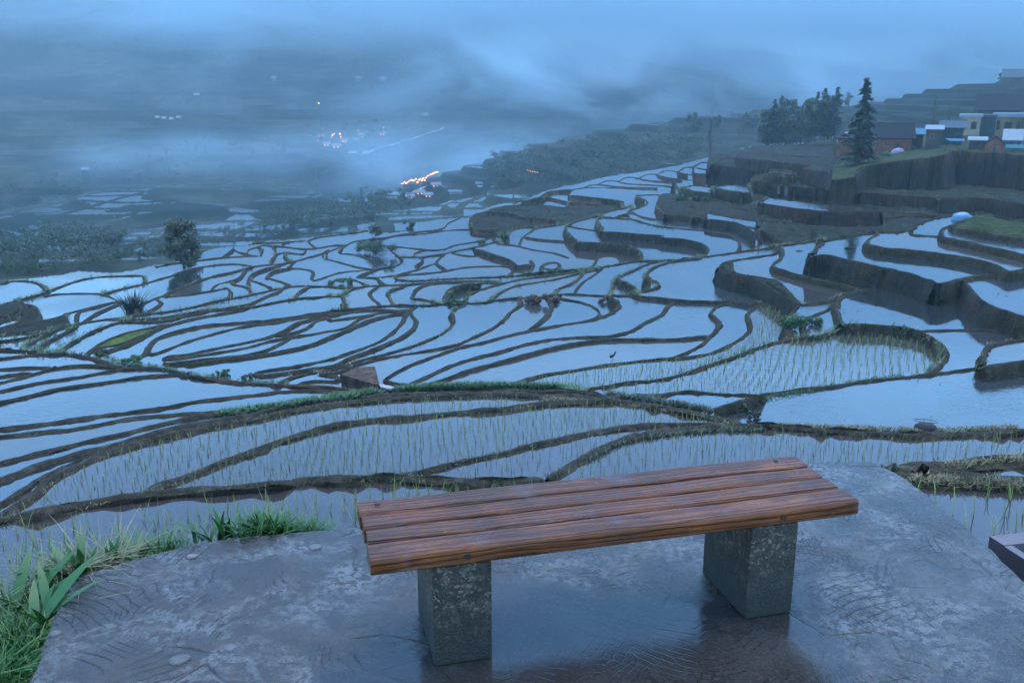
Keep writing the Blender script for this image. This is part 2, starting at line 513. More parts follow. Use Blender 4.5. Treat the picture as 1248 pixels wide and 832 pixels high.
VZ = CH - 7.4
nb = {i: {} for i in ids}
for dy, dx in ((0, 1), (1, 0)):
    A = lab[:GH - dy, :GW - dx]; B = lab[dy:, dx:]; m = (A != B) & (A != OUT) & (B != OUT)
    pr, c_ = np.unique(np.stack([A[m], B[m]]), axis=1, return_counts=True)
    for (a_, b_), n_ in zip(pr.T, c_):
        if a_ in nb and b_ in nb: nb[a_][b_] = nb[a_].get(b_, 0) + n_; nb[b_][a_] = nb[b_].get(a_, 0) + n_
RZ0 = dict(RZ)
for it in range(8):
    new = {}
    for i in ids:
        w_ = sum(nb[i].values()); mz = sum(RZ[j] * n_ for j, n_ in nb[i].items()) / w_ if w_ else RZ[i]
        new[i] = RZ0[i] * .5 + mz * .5
    RZ.update(new)
SEEDS = [  # px, py, kind (and height where it is set by hand)
(1180,180,'turf',VZ),(940,182,'soil',CH-10.6),(1100,221,'soil',CH-11.5),(1100,209,'soil',CH-11.1),(1045,215,'soil',CH-11.1),(100,490,'water',CH-11.0),(60,522,'water',CH-10.75),(60,540,'water',CH-10.55),(60,558,'water',CH-10.38),(950,256,'soil',CH-12.7),(1050,263,'soil',CH-12.95),(1060,231,'red',CH-11.8),(1060,242,'soil',CH-12.4),(1060,250,'soil',CH-12.8),(1060,272,'soil',CH-13.1),(960,255,'soil',CH-12.9),(905,262,'soil',CH-13.1),(100,680,'water',CH-6.65),(514,542,'water',CH-9.2),(286,546,'water',CH-9.6),(653,560,'water',CH-9.0),(25,606,'water',CH-9.9),(110,555,'water',CH-10.2),(250,550,'water',CH-9.7),(905,355,'water',CH-12.6),(992,207,'water',CH-9.55),(948,211,'water',CH-10.3),(848,231,'water',CH-12.0),(890,230,'water',CH-11.7),(950,216,'soil',CH-11.0),(960,222,'soil',CH-11.5),(900,545,'water',CH-8.8),(900,480,'water',CH-10.9),(1184,488,'water',CH-11.0),(979,445,'water',CH-11.5),(1140,375,'water',CH-11.05),(1025,328,'water',CH-10.5),(1105,317,'water',CH-9.95),(1168,303,'water',CH-9.55),(1265,301,'water',CH-9.2),(1200,625,'water',CH-5.6),(1200,583,'water',CH-6.4),(1240,280,'turf',CH-8.9),(1150,286,'water',CH-9.2),(890,343,'water',CH-12.5),(840,343,'water',CH-12.5),(870,340,'water',CH-12.5),(888,329,'clay',CH-11.5),(930,345,'soil',CH-11.5),(975,322,'water',CH-11.2),(1200,215,'soil'),(150,412,'crop'),(1230,246,'turf'),
(1170,240,'soil'),(1090,232,'red'),(1050,242,'soil'),(1000,240,'red'),(960,236,'red'),(960,255,'soil'),(1060,265,'soil'),(900,255,'soil'),(830,285,'water'),(880,270,'water'),(940,277,'soil'),(1000,226,'soil'),(1000,285,'soil'),
(985,200,'soil'),(940,183,'soil'),(940,192,'soil'),(930,200,'soil'),(30,381,'soil'),(12,376,'soil'),
(640,268,'soil'),(650,262,'soil'),(790,260,'water'),(840,250,'soil'),(730,250,'soil'),(700,262,'soil'),(1210,583,'water',CH-6.4)]
for s in SEEDS:
    i = int(lab_at(s[0], s[1]))
    if i == OUT or i not in RT: continue
    RT[i] = s[2]
    if len(s) > 3: RZ[i] = s[3]

fixed = set(int(lab_at(q[0], q[1])) for q in SEEDS if len(q) > 3)
vp = {}
for off in (4,):
    up_ = lab[:-off, :]; dn_ = lab[off:, :]; m = (up_ != dn_) & (up_ != OUT) & (dn_ != OUT)
    pr, c_ = np.unique(np.stack([up_[m], dn_[m]]), axis=1, return_counts=True)
    for (u_, d_), n_ in zip(pr.T, c_):
        if n_ > 30 and u_ in RZ and d_ in RZ: vp[(int(u_), int(d_))] = (cen[u_][0] + cen[d_][0]) / 2
for it in range(220):
    for (u_, d_), x_ in vp.items():
        tol = (.06 if cen[d_][1] > 350 and x_ < 760 else .14) if x_ < 540 or cen[d_][1] > 375 and x_ < 860 else .5 if x_ < 700 else .8 if x_ < 830 else 1.3
        ex = RZ[u_] - RZ[d_] - tol
        if ex > 0 and RT[u_] != 'turf':
            fu, fd = u_ in fixed, d_ in fixed
            if fu and fd: continue
            if fu: RZ[d_] += ex * .5
            elif fd: RZ[u_] -= ex * .5
            else: RZ[u_] -= ex * .3; RZ[d_] += ex * .2

for it in range(2):
    for i in ids:
        if RT[i] == 'water' and order[i] < (2600 if cen[i][1] < 290 and cen[i][0] > 800 else 900) and i not in fixed and nb[i] and not (815 < cen[i][0] < 900 and 262 < cen[i][1] < 300):
            j = max(nb[i], key=nb[i].get)
            if RT[j] != 'water': RT[i] = RT[j]; RZ[i] = RZ[j]

VID = int(lab_at(1180, 180)); _a = [math.atan2(*ray(q, 190)[:2]) for q in (1025, 1150)]
def zvil_az(a): return np.interp(a, _a, [CH - 9.3, VZ])
def zvil(px, py=190): 
    r_ = ray(px, py); return float(zvil_az(math.atan2(r_[0], r_[1])))
def hashv(a, b, k=0.0):
    v = np.sin(a * 12.9898 + b * 78.233 + k) * 43758.5453
    return v - np.floor(v)
def vnoise(x, y, k=0.0):
    xi = np.floor(x); yi = np.floor(y); fx = x - xi; fy = y - yi
    fx = fx * fx * (3 - 2 * fx); fy = fy * fy * (3 - 2 * fy)
    return (hashv(xi, yi, k) * (1 - fx) + hashv(xi + 1, yi, k) * fx) * (1 - fy) + (hashv(xi, yi + 1, k) * (1 - fx) + hashv(xi + 1, yi + 1, k) * fx) * fy
# ------------------------------------------------------------------ materials of the fields
def m_water(name, base, bump=.012, scale=2.2, ior=1.62):
    t = NT(name); v = t.world()
    w = t.noise(v, .05, 3); w2 = t.noise(v, .9, 4)
    col = t.ramp(w, [(.3, tuple(c * .8 for c in base)), (.7, tuple(c * 1.25 for c in base))])
    h = t.noise(t.world((1, 1.6, 1)), scale, 3, .6)
    patch = t.ramp(t.noise(v, .12, 2), [(.42, 0.25), (.62, 1.0)])
    nd = t.bump(h, .5, bump); t.set(nd.inputs['Strength'], t.math('MULTIPLY', patch, .55))
    rg = t.ramp(w2, [(.3, .02), (.75, .09)])
    return t.fin(col, rg, IOR=ior)

MAT_WATER = m_water('paddy_water', (.03, .034, .036))
MAT_WATER_NEAR = m_water('muddy_water', (.05, .038, .034), .006, 3.5, 1.42)
WATERS = [MAT_WATER, m_water('silty_water', (.05, .045, .04), .02, 1.3, 1.5), m_water('still_water', (.02, .025, .025), .004, 1.0, 1.75), m_water('rippled_water', (.035, .04, .04), .03, 2.8, 1.58)]
def m_soil(name, a, b, c=None, green=.0):
    t = NT(name); v = t.world()
    n1 = t.noise(v, .9, 6, .65); n2 = t.noise(v, 7, 5, .6); n3 = t.noise(v, .22, 4, .6)
    col = t.ramp(n1, [(.3, a), (.72, b)])
    if c: col = t.mix(t.ramp(n3, [(.5, 0), (.62, 1)]), col, c)
    if green: col = t.mix(t.math('MULTIPLY', t.ramp(t.noise(v, 1.7, 5, .7), [(.5, 0), (.6, 1)]), green), col, (.024, .045, .01))
    col = t.mix(t.math('MULTIPLY', n2, .55), col, (.011, .009, .006))
    stv = t.noise(t.world((1, 1, .12)), 3.5, 4, .6); col = t.mix(t.math('MULTIPLY', t.ramp(stv, [(.45, 1), (.6, 0)]), .5), col, (.010, .011, .006)); t.bump(t.math('ADD', n2, t.math('ADD', stv, t.math('MULTIPLY', n1, 2))), .9, .12)
    return t.fin(col, .82, Specular_IOR_Level=.12)
MAT_BANK = m_soil('bank_earth', (.044, .032, .019), (.095, .072, .046), None, .55)
MAT_BANKN = m_soil('near_bank_earth', (.048, .036, .023), (.12, .094, .066), None, .3)
MAT_WALL = m_soil('terrace_wall_earth', (.026, .024, .017), (.06, .053, .04), (.11, .05, .03), .5)
MAT_GROUND = m_soil('field_soil', (.016, .017, .01), (.04, .036, .024), (.042, .028, .017), .7)
MAT_RED = m_soil('red_earth', (.05, .02, .013), (.12, .05, .033), (.035, .026, .018), .4)
MAT_CLAY = m_soil('clay_earth', (.13, .075, .05), (.2, .12, .08), None, .1)
MAT_TURF = m_soil('turf', (.04, .055, .012), (.075, .10, .022), (.09, .085, .03), .5)
MAT_CROP = m_soil('young_crop', (.10, .15, .02), (.17, .22, .03), None, .3)
MAT_STRAW = m_soil('straw_mat', (.045, .034, .018), (.13, .10, .055), None, .2)
TM = {'water': MAT_WATER, 'soil': MAT_GROUND, 'red': MAT_RED, 'clay': MAT_CLAY, 'turf': MAT_TURF, 'crop': MAT_CROP, 'straw': MAT_STRAW}
# ------------------------------------------------------------------ terrace grid (plan polar grid, one level per paddy)
AZ0, AZ1, NA = -.66, .66, 1320
az = np.linspace(AZ0, AZ1, NA)
rr = [7.0]
while rr[-1] < 262: rr.append(rr[-1] + max(.07, min(1.1, rr[-1] ** 2 / (F * 16) * 1.05)))
rr = np.array(rr); NR = len(rr)
gx = rr[:, None] * np.sin(az)[None, :]; gy = rr[:, None] * np.cos(az)[None, :]
OWN = np.zeros((NR, NA), np.int32); ZG = np.full((NR, NA), -1e9)
for i in ids:
    z = RZ[i]; ys, xs = np.where(lab == i)
    x0, x1 = xs.min() / SC + WX0, xs.max() / SC + WX0; y0, y1 = ys.min() / SC + WY0, ys.max() / SC + WY0
    rs_, as_ = [], []
    for a in (x0, (x0 + x1) / 2, x1):
        for b in (y0, (y0 + y1) / 2, y1):
            dz = ray(a, b)[2]
            if dz > -1e-3: continue
            q = U(a, b, z); rs_.append(math.hypot(*q)); as_.append(math.atan2(q[0], q[1]))
    if not rs_: continue
    r0 = np.searchsorted(rr, min(rs_) * .97 - 1); r1 = np.searchsorted(rr, max(rs_) * 1.05 + 1)
    a0 = np.searchsorted(az, min(as_) - .03); a1 = np.searchsorted(az, max(as_) + .03)
    if r0 >= r1 or a0 >= a1: continue
    if i == VID: z = np.repeat(zvil_az(az[a0:a1])[None, :], r1 - r0, 0)
    px, py = P(gx[r0:r1, a0:a1], gy[r0:r1, a0:a1], z)
    ok = (px > WX0) & (px < WX0 + GW / SC) & (py > WY0) & (py < 832)
    L = lab_at(px, py); hit = ok & (L == i) & (z > ZG[r0:r1, a0:a1])
    OWN[r0:r1, a0:a1][hit] = i; ZG[r0:r1, a0:a1][hit] = z[hit] if i == VID else z
# hidden ground behind a bank belongs to the next terrace beyond it; the innermost ring to the first one
last = np.zeros(NA, np.int32); 
for k in range(NR - 1, -1, -1):
    r = OWN[k]; r = np.where(r > 0, r, last); OWN[k] = r; last = r
zl = np.full(max(RZ) + 2, CH - 30.0)
for i in ids: zl[i] = RZ[i]
ZG = zl[OWN]
ZG = np.where(OWN == VID, zvil_az(az)[None, :], ZG)
RMAX = np.zeros(NA)
for j in range(NA):
    k = np.where(OWN[:, j] > 0)[0]; RMAX[j] = rr[k[-1]] if len(k) else 7.0
def own_at(x, y):
    a = np.arctan2(x, y); r = np.hypot(x, y)
    j = np.clip(np.round((a - AZ0) / (AZ1 - AZ0) * (NA - 1)).astype(int), 0, NA - 1); k = np.clip(np.searchsorted(rr, r), 0, NR - 1)
    return OWN[k, j]
def zg_at(x, y): return zl[own_at(np.asarray(x), np.asarray(y))]
rnd = RS.rand(NR, NA)
tc = np.array([OWN[:-1, :-1], OWN[1:, :-1], OWN[:-1, 1:], OWN[1:, 1:]])
same = (tc == tc[0]).all(0) & (tc[0] > 0); anyc = (tc > 0).all(0)
idx = np.arange(NR * NA).reshape(NR, NA)
def quads(mask):
    k, j = np.where(mask); return np.stack([idx[k, j], idx[k, j + 1], idx[k + 1, j + 1], idx[k + 1, j]], 1)
Vall = np.stack([gx.ravel(), gy.ravel(), ZG.ravel()], 1)
def sub_mesh(name, mask, mat, V=Vall):
    Q = quads(mask)
    if not len(Q): return None
    u, inv = np.unique(Q.ravel(), return_inverse=True)
    o = mesh_np(name, V[u], inv.reshape(-1, 4), mat); return tag(o, kind='structure')
typ = np.zeros(len(zl), np.int32); tn = list(TM)
for i in ids: typ[i] = tn.index(RT[i])
NEARW = [int(lab_at(100, 680)), int(lab_at(300, 585)), int(lab_at(900, 545)), int(lab_at(1200, 625)), int(lab_at(600, 570)), int(lab_at(200, 560)), int(lab_at(600, 530))]
nearmask = np.isin(tc[0], NEARW)
T0 = typ[tc[0]]
for wk in range(4): sub_mesh('paddy_water', same & (T0 == 0) & ~nearmask & ((tc[0] * 7 // 3) % 4 == wk), WATERS[wk])
sub_mesh('paddy_water', same & (T0 == 0) & nearmask, MAT_WATER_NEAR)
inner = np.zeros((NR, NA), bool); sm = same & (typ[tc[0]] > 0); inner[1:-1, 1:-1] = sm[:-1, :-1] & sm[1:, :-1] & sm[:-1, 1:] & sm[1:, 1:]
Vr = Vall.copy(); Vr[:, 2] += (vnoise(Vall[:, 0] * .8, Vall[:, 1] * .8) + .5 * vnoise(Vall[:, 0] * 2.3, Vall[:, 1] * 2.3, 4) - .5) * .4 * inner.ravel()
for k, tname in enumerate(tn):
    if k: sub_mesh({'soil': 'field_ground', 'red': 'red_field_ground', 'clay': 'clay_ground', 'turf': 'grass_ground', 'crop': 'crop_ground', 'straw': 'straw_ground'}[tname], same & (T0 == k), TM[tname], Vr if tname in ('soil', 'red', 'turf') else Vall)
sub_mesh('terrace_step_ground', anyc & ~same, MAT_WALL)
# ------------------------------------------------------------------ paddy banks and terrace walls, one per surveyed line
def smooth1(a, n):
    if len(a) < 3: return a
    k = np.ones(2 * n + 1) / (2 * n + 1); return np.convolve(np.pad(a, n, mode='edge'), k, 'valid')
BANKS = []
def bank(c, hw=.085, up=.08, idx_=0):
    p = c[(c[:, 0] > WX0 + 4) & (c[:, 0] < WX0 + GW / SC - 4) & (c[:, 1] < 830)]
    if len(p) < 3: return
    t = np.gradient(p, axis=0); t /= np.maximum(1e-6, np.hypot(t[:, 0], t[:, 1]))[:, None]; n = np.stack([-t[:, 1], t[:, 0]], 1)
    la = np.stack([lab_at(p[:, 0] + n[:, 0] * s, p[:, 1] + n[:, 1] * s) for s in (1.6, 2.6)]); lb = np.stack([lab_at(p[:, 0] - n[:, 0] * s, p[:, 1] - n[:, 1] * s) for s in (1.6, 2.6)])
    zv = np.array([zvil(*q_) for q_ in p]) if (la == VID).any() or (lb == VID).any() else np.zeros(len(p))
    za = np.where(la == VID, zv[None], zl[la]).max(0); zb = np.where(lb == VID, zv[None], zl[lb]).max(0)
    oa = (la == OUT).any(0); ob = (lb == OUT).any(0)
    za = np.where(oa, np.where(ob, CH - 20, zb - 1.5), za); zb = np.where(ob, np.where(oa, CH - 20, za - 1.5), zb)
    zt = np.maximum(za, zb)
    X = np.empty(len(p)); Y = np.empty(len(p)); Xa = X.copy(); Ya = Y.copy()
    for i in range(len(p)):
        if ray(p[i, 0], p[i, 1])[2] > -.02: return
        X[i], Y[i] = U(p[i, 0], p[i, 1], zt[i]); Xa[i], Ya[i] = U(p[i, 0] + n[i, 0], p[i, 1] + n[i, 1], zt[i])
    # resample by length on the ground
    s = np.concatenate([[0], np.cumsum(np.hypot(np.diff(X), np.diff(Y)))])
    d0 = np.hypot(X, Y).mean(); step = max(.16, d0 * .007)
    if s[-1] < .4: return
    m = max(3, int(s[-1] / step)); q = np.linspace(0, s[-1], m)
    f = lambda a: np.interp(q, s, a)
    sgn = np.sign((Xa - X) * -np.gradient(Y) + (Ya - Y) * np.gradient(X)); sg = np.sign(f(sgn)); sg[sg == 0] = 1
    x, y = smooth1(f(X), 1), smooth1(f(Y), 1); za, zb, zt = f(za), f(zb), f(zt)
    zt = smooth1(zt, 2)
    tx, ty = np.gradient(x), np.gradient(y); l = np.maximum(1e-6, np.hypot(tx, ty)); tx = smooth1(tx / l, 2); ty = smooth1(ty / l, 2); l = np.maximum(1e-6, np.hypot(tx, ty)); tx /= l; ty /= l
    nx, ny = -ty * sg, tx * sg                      # towards side a
    j = idx_ * 7.3
    wob = lambda sc, k: vnoise(q * sc + j, q * 0 + k) - .5
    w = hw * (1 + (.9 if d0 > 30 else .45) * wob(.9, 1) + (.5 if d0 > 30 else .3) * wob(2.7, 11)); top = zt + up * (1 + .6 * wob(1.1, 2)) + .035 * wob(4, 3)
    da = np.maximum(0, zt - za); db = np.maximum(0, zt - zb)
    prof = []
    for side, zz, dd in ((1, za, da), (-1, zb, db)):
        foot = w + .07 + .2 * dd
        prof.append([(side * (foot + .1), zz - .25), (side * (foot + .05 * wob(2, 4 + side)), zz + .02 + 0 * dd), (side * (w + .1 * dd + .035 + .08 * wob(1.1, 5 + side) * (1 + dd * .5)), zz * .5 + (top - .05) * .5), (side * w, top - .045)])
    secs = prof[0] + [(w * .45, top + .01 * wob(8, 6)), (-w * .5, top)] + prof[1][::-1]
    K = len(secs); V = np.empty((m, K, 3))
    for k, (off, zz) in enumerate(secs):
        ro = (hashv(q * 3.1, q * 0 + k + j) - .5) * .03 + (vnoise(q * 2.1 + j, q * 0 + k * 3.3) - .5) * np.clip(np.maximum(da, db), 0, 1.5) * (.22 if 0 < k < K - 1 and k not in (3, 4, 5) else 0)
        V[:, k, 0] = x + nx * (off + ro); V[:, k, 1] = y + ny * (off + ro); V[:, k, 2] = zz + (ro if 0 < k < K - 1 else 0)
    # the ends taper down
    for e in (0, 1, -1, -2):
        a = .35 if e in (0, -1) else .8
        V[e, :, 2] = V[e, :, 2] - (1 - a) * up
    b = np.arange(m * K).reshape(m, K)
    Q = np.stack([b[:-1, :-1], b[1:, :-1], b[1:, 1:], b[:-1, 1:]], -1).reshape(-1, 4)
    my = p[:, 1].mean(); mx = p[:, 0].mean(); md = np.maximum(da, db).mean()
    if idx_ in (4, 5): mat = MAT_STRAW
    elif my > 505: mat = MAT_BANKN
    elif mx > 900 and 222 < my < 275 and md > .5: mat = MAT_RED if (idx_ % 2) else MAT_WALL
    elif md > .7: mat = MAT_WALL
    else: mat = MAT_BANK
    o = mesh_np('paddy_bank', V.reshape(-1, 3), Q, mat, smooth=True); tag(o, kind='structure')
    BANKS.append((x, y, top, w, nx, ny, da, db, mx, my, d0))
HWS = {0: (.095, .09), 1: (.10, .10), 4: (.26, .07), 5: (.2, .08)}
skip = {2, 3}
for i, c in enumerate(curves):
    if i in skip: continue
    hw, up = HWS.get(i, (.085, .08)); 
    if i in (6, 7, 9): hw, up = .11, .10
    bank(c, hw, up, i)
# ------------------------------------------------------------------ world, sun, haze
world = bpy.data.worlds.new('World'); scene.world = world; world.use_nodes = True
wt = world.node_tree; bg = wt.nodes['Background']
sky = wt.nodes.new('ShaderNodeTexSky'); sky.sky_type = 'NISHITA'; sky.sun_disc = False
SUN_EL, SUN_AZ = R(76.0), R(20.0)
sky.sun_elevation = SUN_EL; sky.sun_rotation = SUN_AZ; sky.altitude = 1500; sky.air_density = 1.3; sky.dust_density = .6; sky.ozone_density = 2.5
tint = wt.nodes.new('ShaderNodeMix'); tint.data_type = 'RGBA'; tint.blend_type = 'MULTIPLY'; tint.inputs[0].default_value = 1
wt.links.new(sky.outputs[0], tint.inputs[6]); tint.inputs[7].default_value = SKY_TINT
wt.links.new(tint.outputs[2], bg.inputs['Color']); bg.inputs['Strength'].default_value = SKY_STR
sun = bpy.data.lights.new('sun', 'SUN'); so = bpy.data.objects.new('sun', sun); COL.objects.link(so)
sun.energy = SUN_E; sun.angle = R(50); sun.color = (1.0, .96, .92)
d = Vector((math.sin(SUN_AZ) * math.cos(R(35)), math.cos(SUN_AZ) * math.cos(R(35)), math.sin(R(35)))) if False else Vector((math.sin(SUN_AZ) * math.cos(SUN_EL), math.cos(SUN_AZ) * math.cos(SUN_EL), math.sin(SUN_EL)))
so.rotation_euler = d.to_track_quat('Z', 'Y').to_euler()
scene.view_settings.view_transform = 'Standard'; scene.view_settings.look = 'None'; scene.view_settings.gamma = 1; scene.view_settings.use_curve_mapping = False
scene.view_settings.exposure = EXPO
cy = scene.cycles
scene.render.engine = 'CYCLES'
cy.use_denoising = True
try: cy.denoiser = 'OPENIMAGEDENOISE'
except Exception: pass
cy.max_bounces = 6; cy.diffuse_bounces = 2; cy.glossy_bounces = 3; cy.transmission_bounces = 2; cy.volume_bounces = VB; cy.transparent_max_bounces = 8
cy.volume_step_rate = VSR; cy.volume_max_steps = 96; cy.sample_clamp_indirect = 6; cy.use_adaptive_sampling = True; cy.adaptive_threshold = .02
def volume_box(name, lo, hi, density, color, label, noise=None, aniso=.2):
    mb = MB(); mb.box([(a + b) / 2 for a, b in zip(lo, hi)], [b - a for a, b in zip(lo, hi)])
    m = bpy.data.materials.new(name); m.use_nodes = True; t = m.node_tree; t.nodes.remove(t.nodes['Principled BSDF'])
    v = t.nodes.new('ShaderNodeVolumePrincipled'); v.inputs['Color'].default_value = color + (1,); v.inputs['Density'].default_value = density; v.inputs['Anisotropy'].default_value = aniso
    t.links.new(v.outputs[0], t.nodes['Material Output'].inputs['Volume'])
    o = mb.build(name, m); tag(o, label, 'haze', kind='stuff')
    return o, m, v
def fog_bank(cx, cy_, cz, sx_, sy_, sz_, dens_, nscale, thr, label, color=None):
    mb = MB(); mb.box((0, 0, 0), (2, 2, 2))
    m = bpy.data.materials.new('fog_bank'); m.use_nodes = True; t = m.node_tree; t.nodes.remove(t.nodes['Principled BSDF'])
    v = t.nodes.new('ShaderNodeVolumePrincipled'); v.inputs['Color'].default_value = (color or HAZE_C) + (1,); v.inputs['Anisotropy'].default_value = .2
    tc = t.nodes.new('ShaderNodeTexCoord'); ln = t.nodes.new('ShaderNodeVectorMath'); ln.operation = 'LENGTH'; t.links.new(tc.outputs['Object'], ln.inputs[0])
    g = t.nodes.new('ShaderNodeNewGeometry'); mp_ = t.nodes.new('ShaderNodeMapping'); mp_.inputs['Scale'].default_value = (nscale, nscale * .8, nscale * 2.2); t.links.new(g.outputs['Position'], mp_.inputs[0])
    n = t.nodes.new('ShaderNodeTexNoise'); n.inputs['Scale'].default_value = 1; n.inputs['Detail'].default_value = 4; n.inputs['Roughness'].default_value = .55; n.inputs['Distortion'].default_value = .6; t.links.new(mp_.outputs[0], n.inputs['Vector'])
    r1 = t.nodes.new('ShaderNodeMapRange'); r1.inputs['From Min'].default_value = 1.0; r1.inputs['From Max'].default_value = .35; t.links.new(ln.outputs['Value'], r1.inputs[0])
    r2 = t.nodes.new('ShaderNodeMapRange'); r2.inputs['From Min'].default_value = thr; r2.inputs['From Max'].default_value = thr + .22; t.links.new(n.outputs[0], r2.inputs[0])
    mu = t.nodes.new('ShaderNodeMath'); mu.operation = 'MULTIPLY'; t.links.new(r1.outputs[0], mu.inputs[0]); t.links.new(r2.outputs[0], mu.inputs[1])
    m2 = t.nodes.new('ShaderNodeMath'); m2.operation = 'MULTIPLY'; t.links.new(mu.outputs[0], m2.inputs[0]); m2.inputs[1].default_value = dens_
    t.links.new(m2.outputs[0], v.inputs['Density']); t.links.new(v.outputs[0], t.nodes['Material Output'].inputs['Volume'])
    o = mb.build('fog_bank', m); o.location = (cx, cy_, cz); o.scale = (sx_, sy_, sz_); tag(o, label, 'fog', kind='stuff'); return o
for fb in FOGS: fog_bank(*fb)
if HAZE: volume_box('haze', (-3200, -150, -90), (3200, 3600, HTOP), HAZE, HAZE_C, 'blue dusk haze filling the valley air')

# ------------------------------------------------------------------ concrete slab
def slab_pt(px, py, z=0.0): return Vector(U(px, py, z) + (z,))
e1 = [(35, 832), (72, 735), (92, 704), (132, 689), (180, 676), (225, 664), (270, 656), (330, 650), (400, 645), (440, 641), (520, 631), (700, 606), (900, 577), (1000, 562), (1062, 562), (1095, 577), (1130, 600), (1190, 652), (1248, 705)]
pts = [slab_pt(*p) for p in e1]
dl = (pts[0] - pts[1]).normalized(); dr = (pts[-1] - pts[-2]).normalized()
OUTLINE = [pts[0] + dl * 5.5] + pts + [pts[-1] + dr * 6.5]
poly = []
for a, b in zip(OUTLINE[:-1], OUTLINE[1:]):
    n = max(1, int((b - a).length / .07))
    for k in range(n):
        p = a.lerp(b, k / n); j = .008; poly.append(Vector((p.x + random.uniform(-j, j), p.y + random.uniform(-j, j), 0)))
poly.append(OUTLINE[-1])
bm = bmesh.new(); vs = [bm.verts.new(p) for p in poly]; f = bm.faces.new(vs)
if f.normal.z < 0: f.normal_flip()
ret = bmesh.ops.extrude_face_region(bm, geom=[f]); low = [v for v in ret['geom'] if isinstance(v, bmesh.types.BMVert)]
for v in low: v.co.z -= .16
bmesh.ops.recalc_face_normals(bm, faces=bm.faces)
te = [e for e in bm.edges if all(abs(v.co.z) < 1e-5 for v in e.verts) and len(e.link_faces) == 2]
bmesh.ops.bevel(bm, geom=te, offset=.012, segments=2, affect='EDGES')
bmesh.ops.triangulate(bm, faces=[f for f in bm.faces if len(f.verts) > 4])
me = bpy.data.meshes.new('pavement'); bm.to_mesh(me); bm.free()
t = NT('wet_concrete'); v = t.world()
big = t.noise(v, 1.1, 4, .6); mid = t.noise(v, 3.6, 7, .68, .5); fine = t.noise(v, 26, 6, .7); fin2 = t.noise(v, 90, 3, .6)
col = t.ramp(mid, [(.3, (.013, .011, .0095)), (.5, (.038, .033, .029)), (.7, (.088, .079, .070))])
vag = t.n('ShaderNodeTexVoronoi'); t.t.links.new(v, vag.inputs['Vector']); vag.inputs['Scale'].default_value = 150
sb = t.n('ShaderNodeSeparateColor'); t.t.links.new(vag.outputs['Color'], sb.inputs[0])
col = t.mix(t.math('MULTIPLY', t.ramp(sb.outputs[0], [(.72, 0), (.9, 1)]), .5), col, (.12, .11, .10)); col = t.mix(t.math('MULTIPLY', t.ramp(sb.outputs[1], [(.7, 0), (.85, 1)]), .45), col, (.012, .010, .009))
sxy = t.n('ShaderNodeSeparateXYZ'); t.t.links.new(v, sxy.inputs[0])
sl = t.math('ADD', t.math('MULTIPLY', sxy.outputs[0], -.22), big)
col = t.mix(t.ramp(sl, [(.40, 0), (.75, .75)]), col, (.040, .024, .015))          # brown silt
pal = t.math('MULTIPLY', t.ramp(t.noise(v, 2.3, 8, .74, .3), [(.47, 0), (.60, 1)]), t.ramp(fine, [(.46, 0), (.52, 1)]))
wet_mask = t.n('ShaderNodeSeparateXYZ'); t.t.links.new(v, wet_mask.inputs[0])
# puddle lies under and in front of the seat: distance from a low spot of the slab, broken up by noise
vd = t.n('ShaderNodeVectorMath'); vd.operation = 'DISTANCE'
mp = t.n('ShaderNodeMapping'); t.t.links.new(v, mp.inputs[0]); mp.inputs['Scale'].default_value = (1, 1.25, 1)
t.t.links.new(mp.outputs[0], vd.inputs[0]); vd.inputs[1].default_value = (.42, 2.72 * 1.25, 0)
pd = t.math('ADD', vd.outputs['Value'], t.math('MULTIPLY', t.math('SUBTRACT', t.noise(v, 1.6, 5, .6), .5), 1.7))
pud = t.ramp(pd, [(.84, 1), (1.0, 0)])
dry = t.math('SUBTRACT', 1.0, pud)
col = t.mix(t.math('MULTIPLY', t.math('MULTIPLY', pal, dry), .5), col, (.21, .20, .19))
col = t.mix(t.math('MULTIPLY', pud, .5), col, (.04, .034, .03))
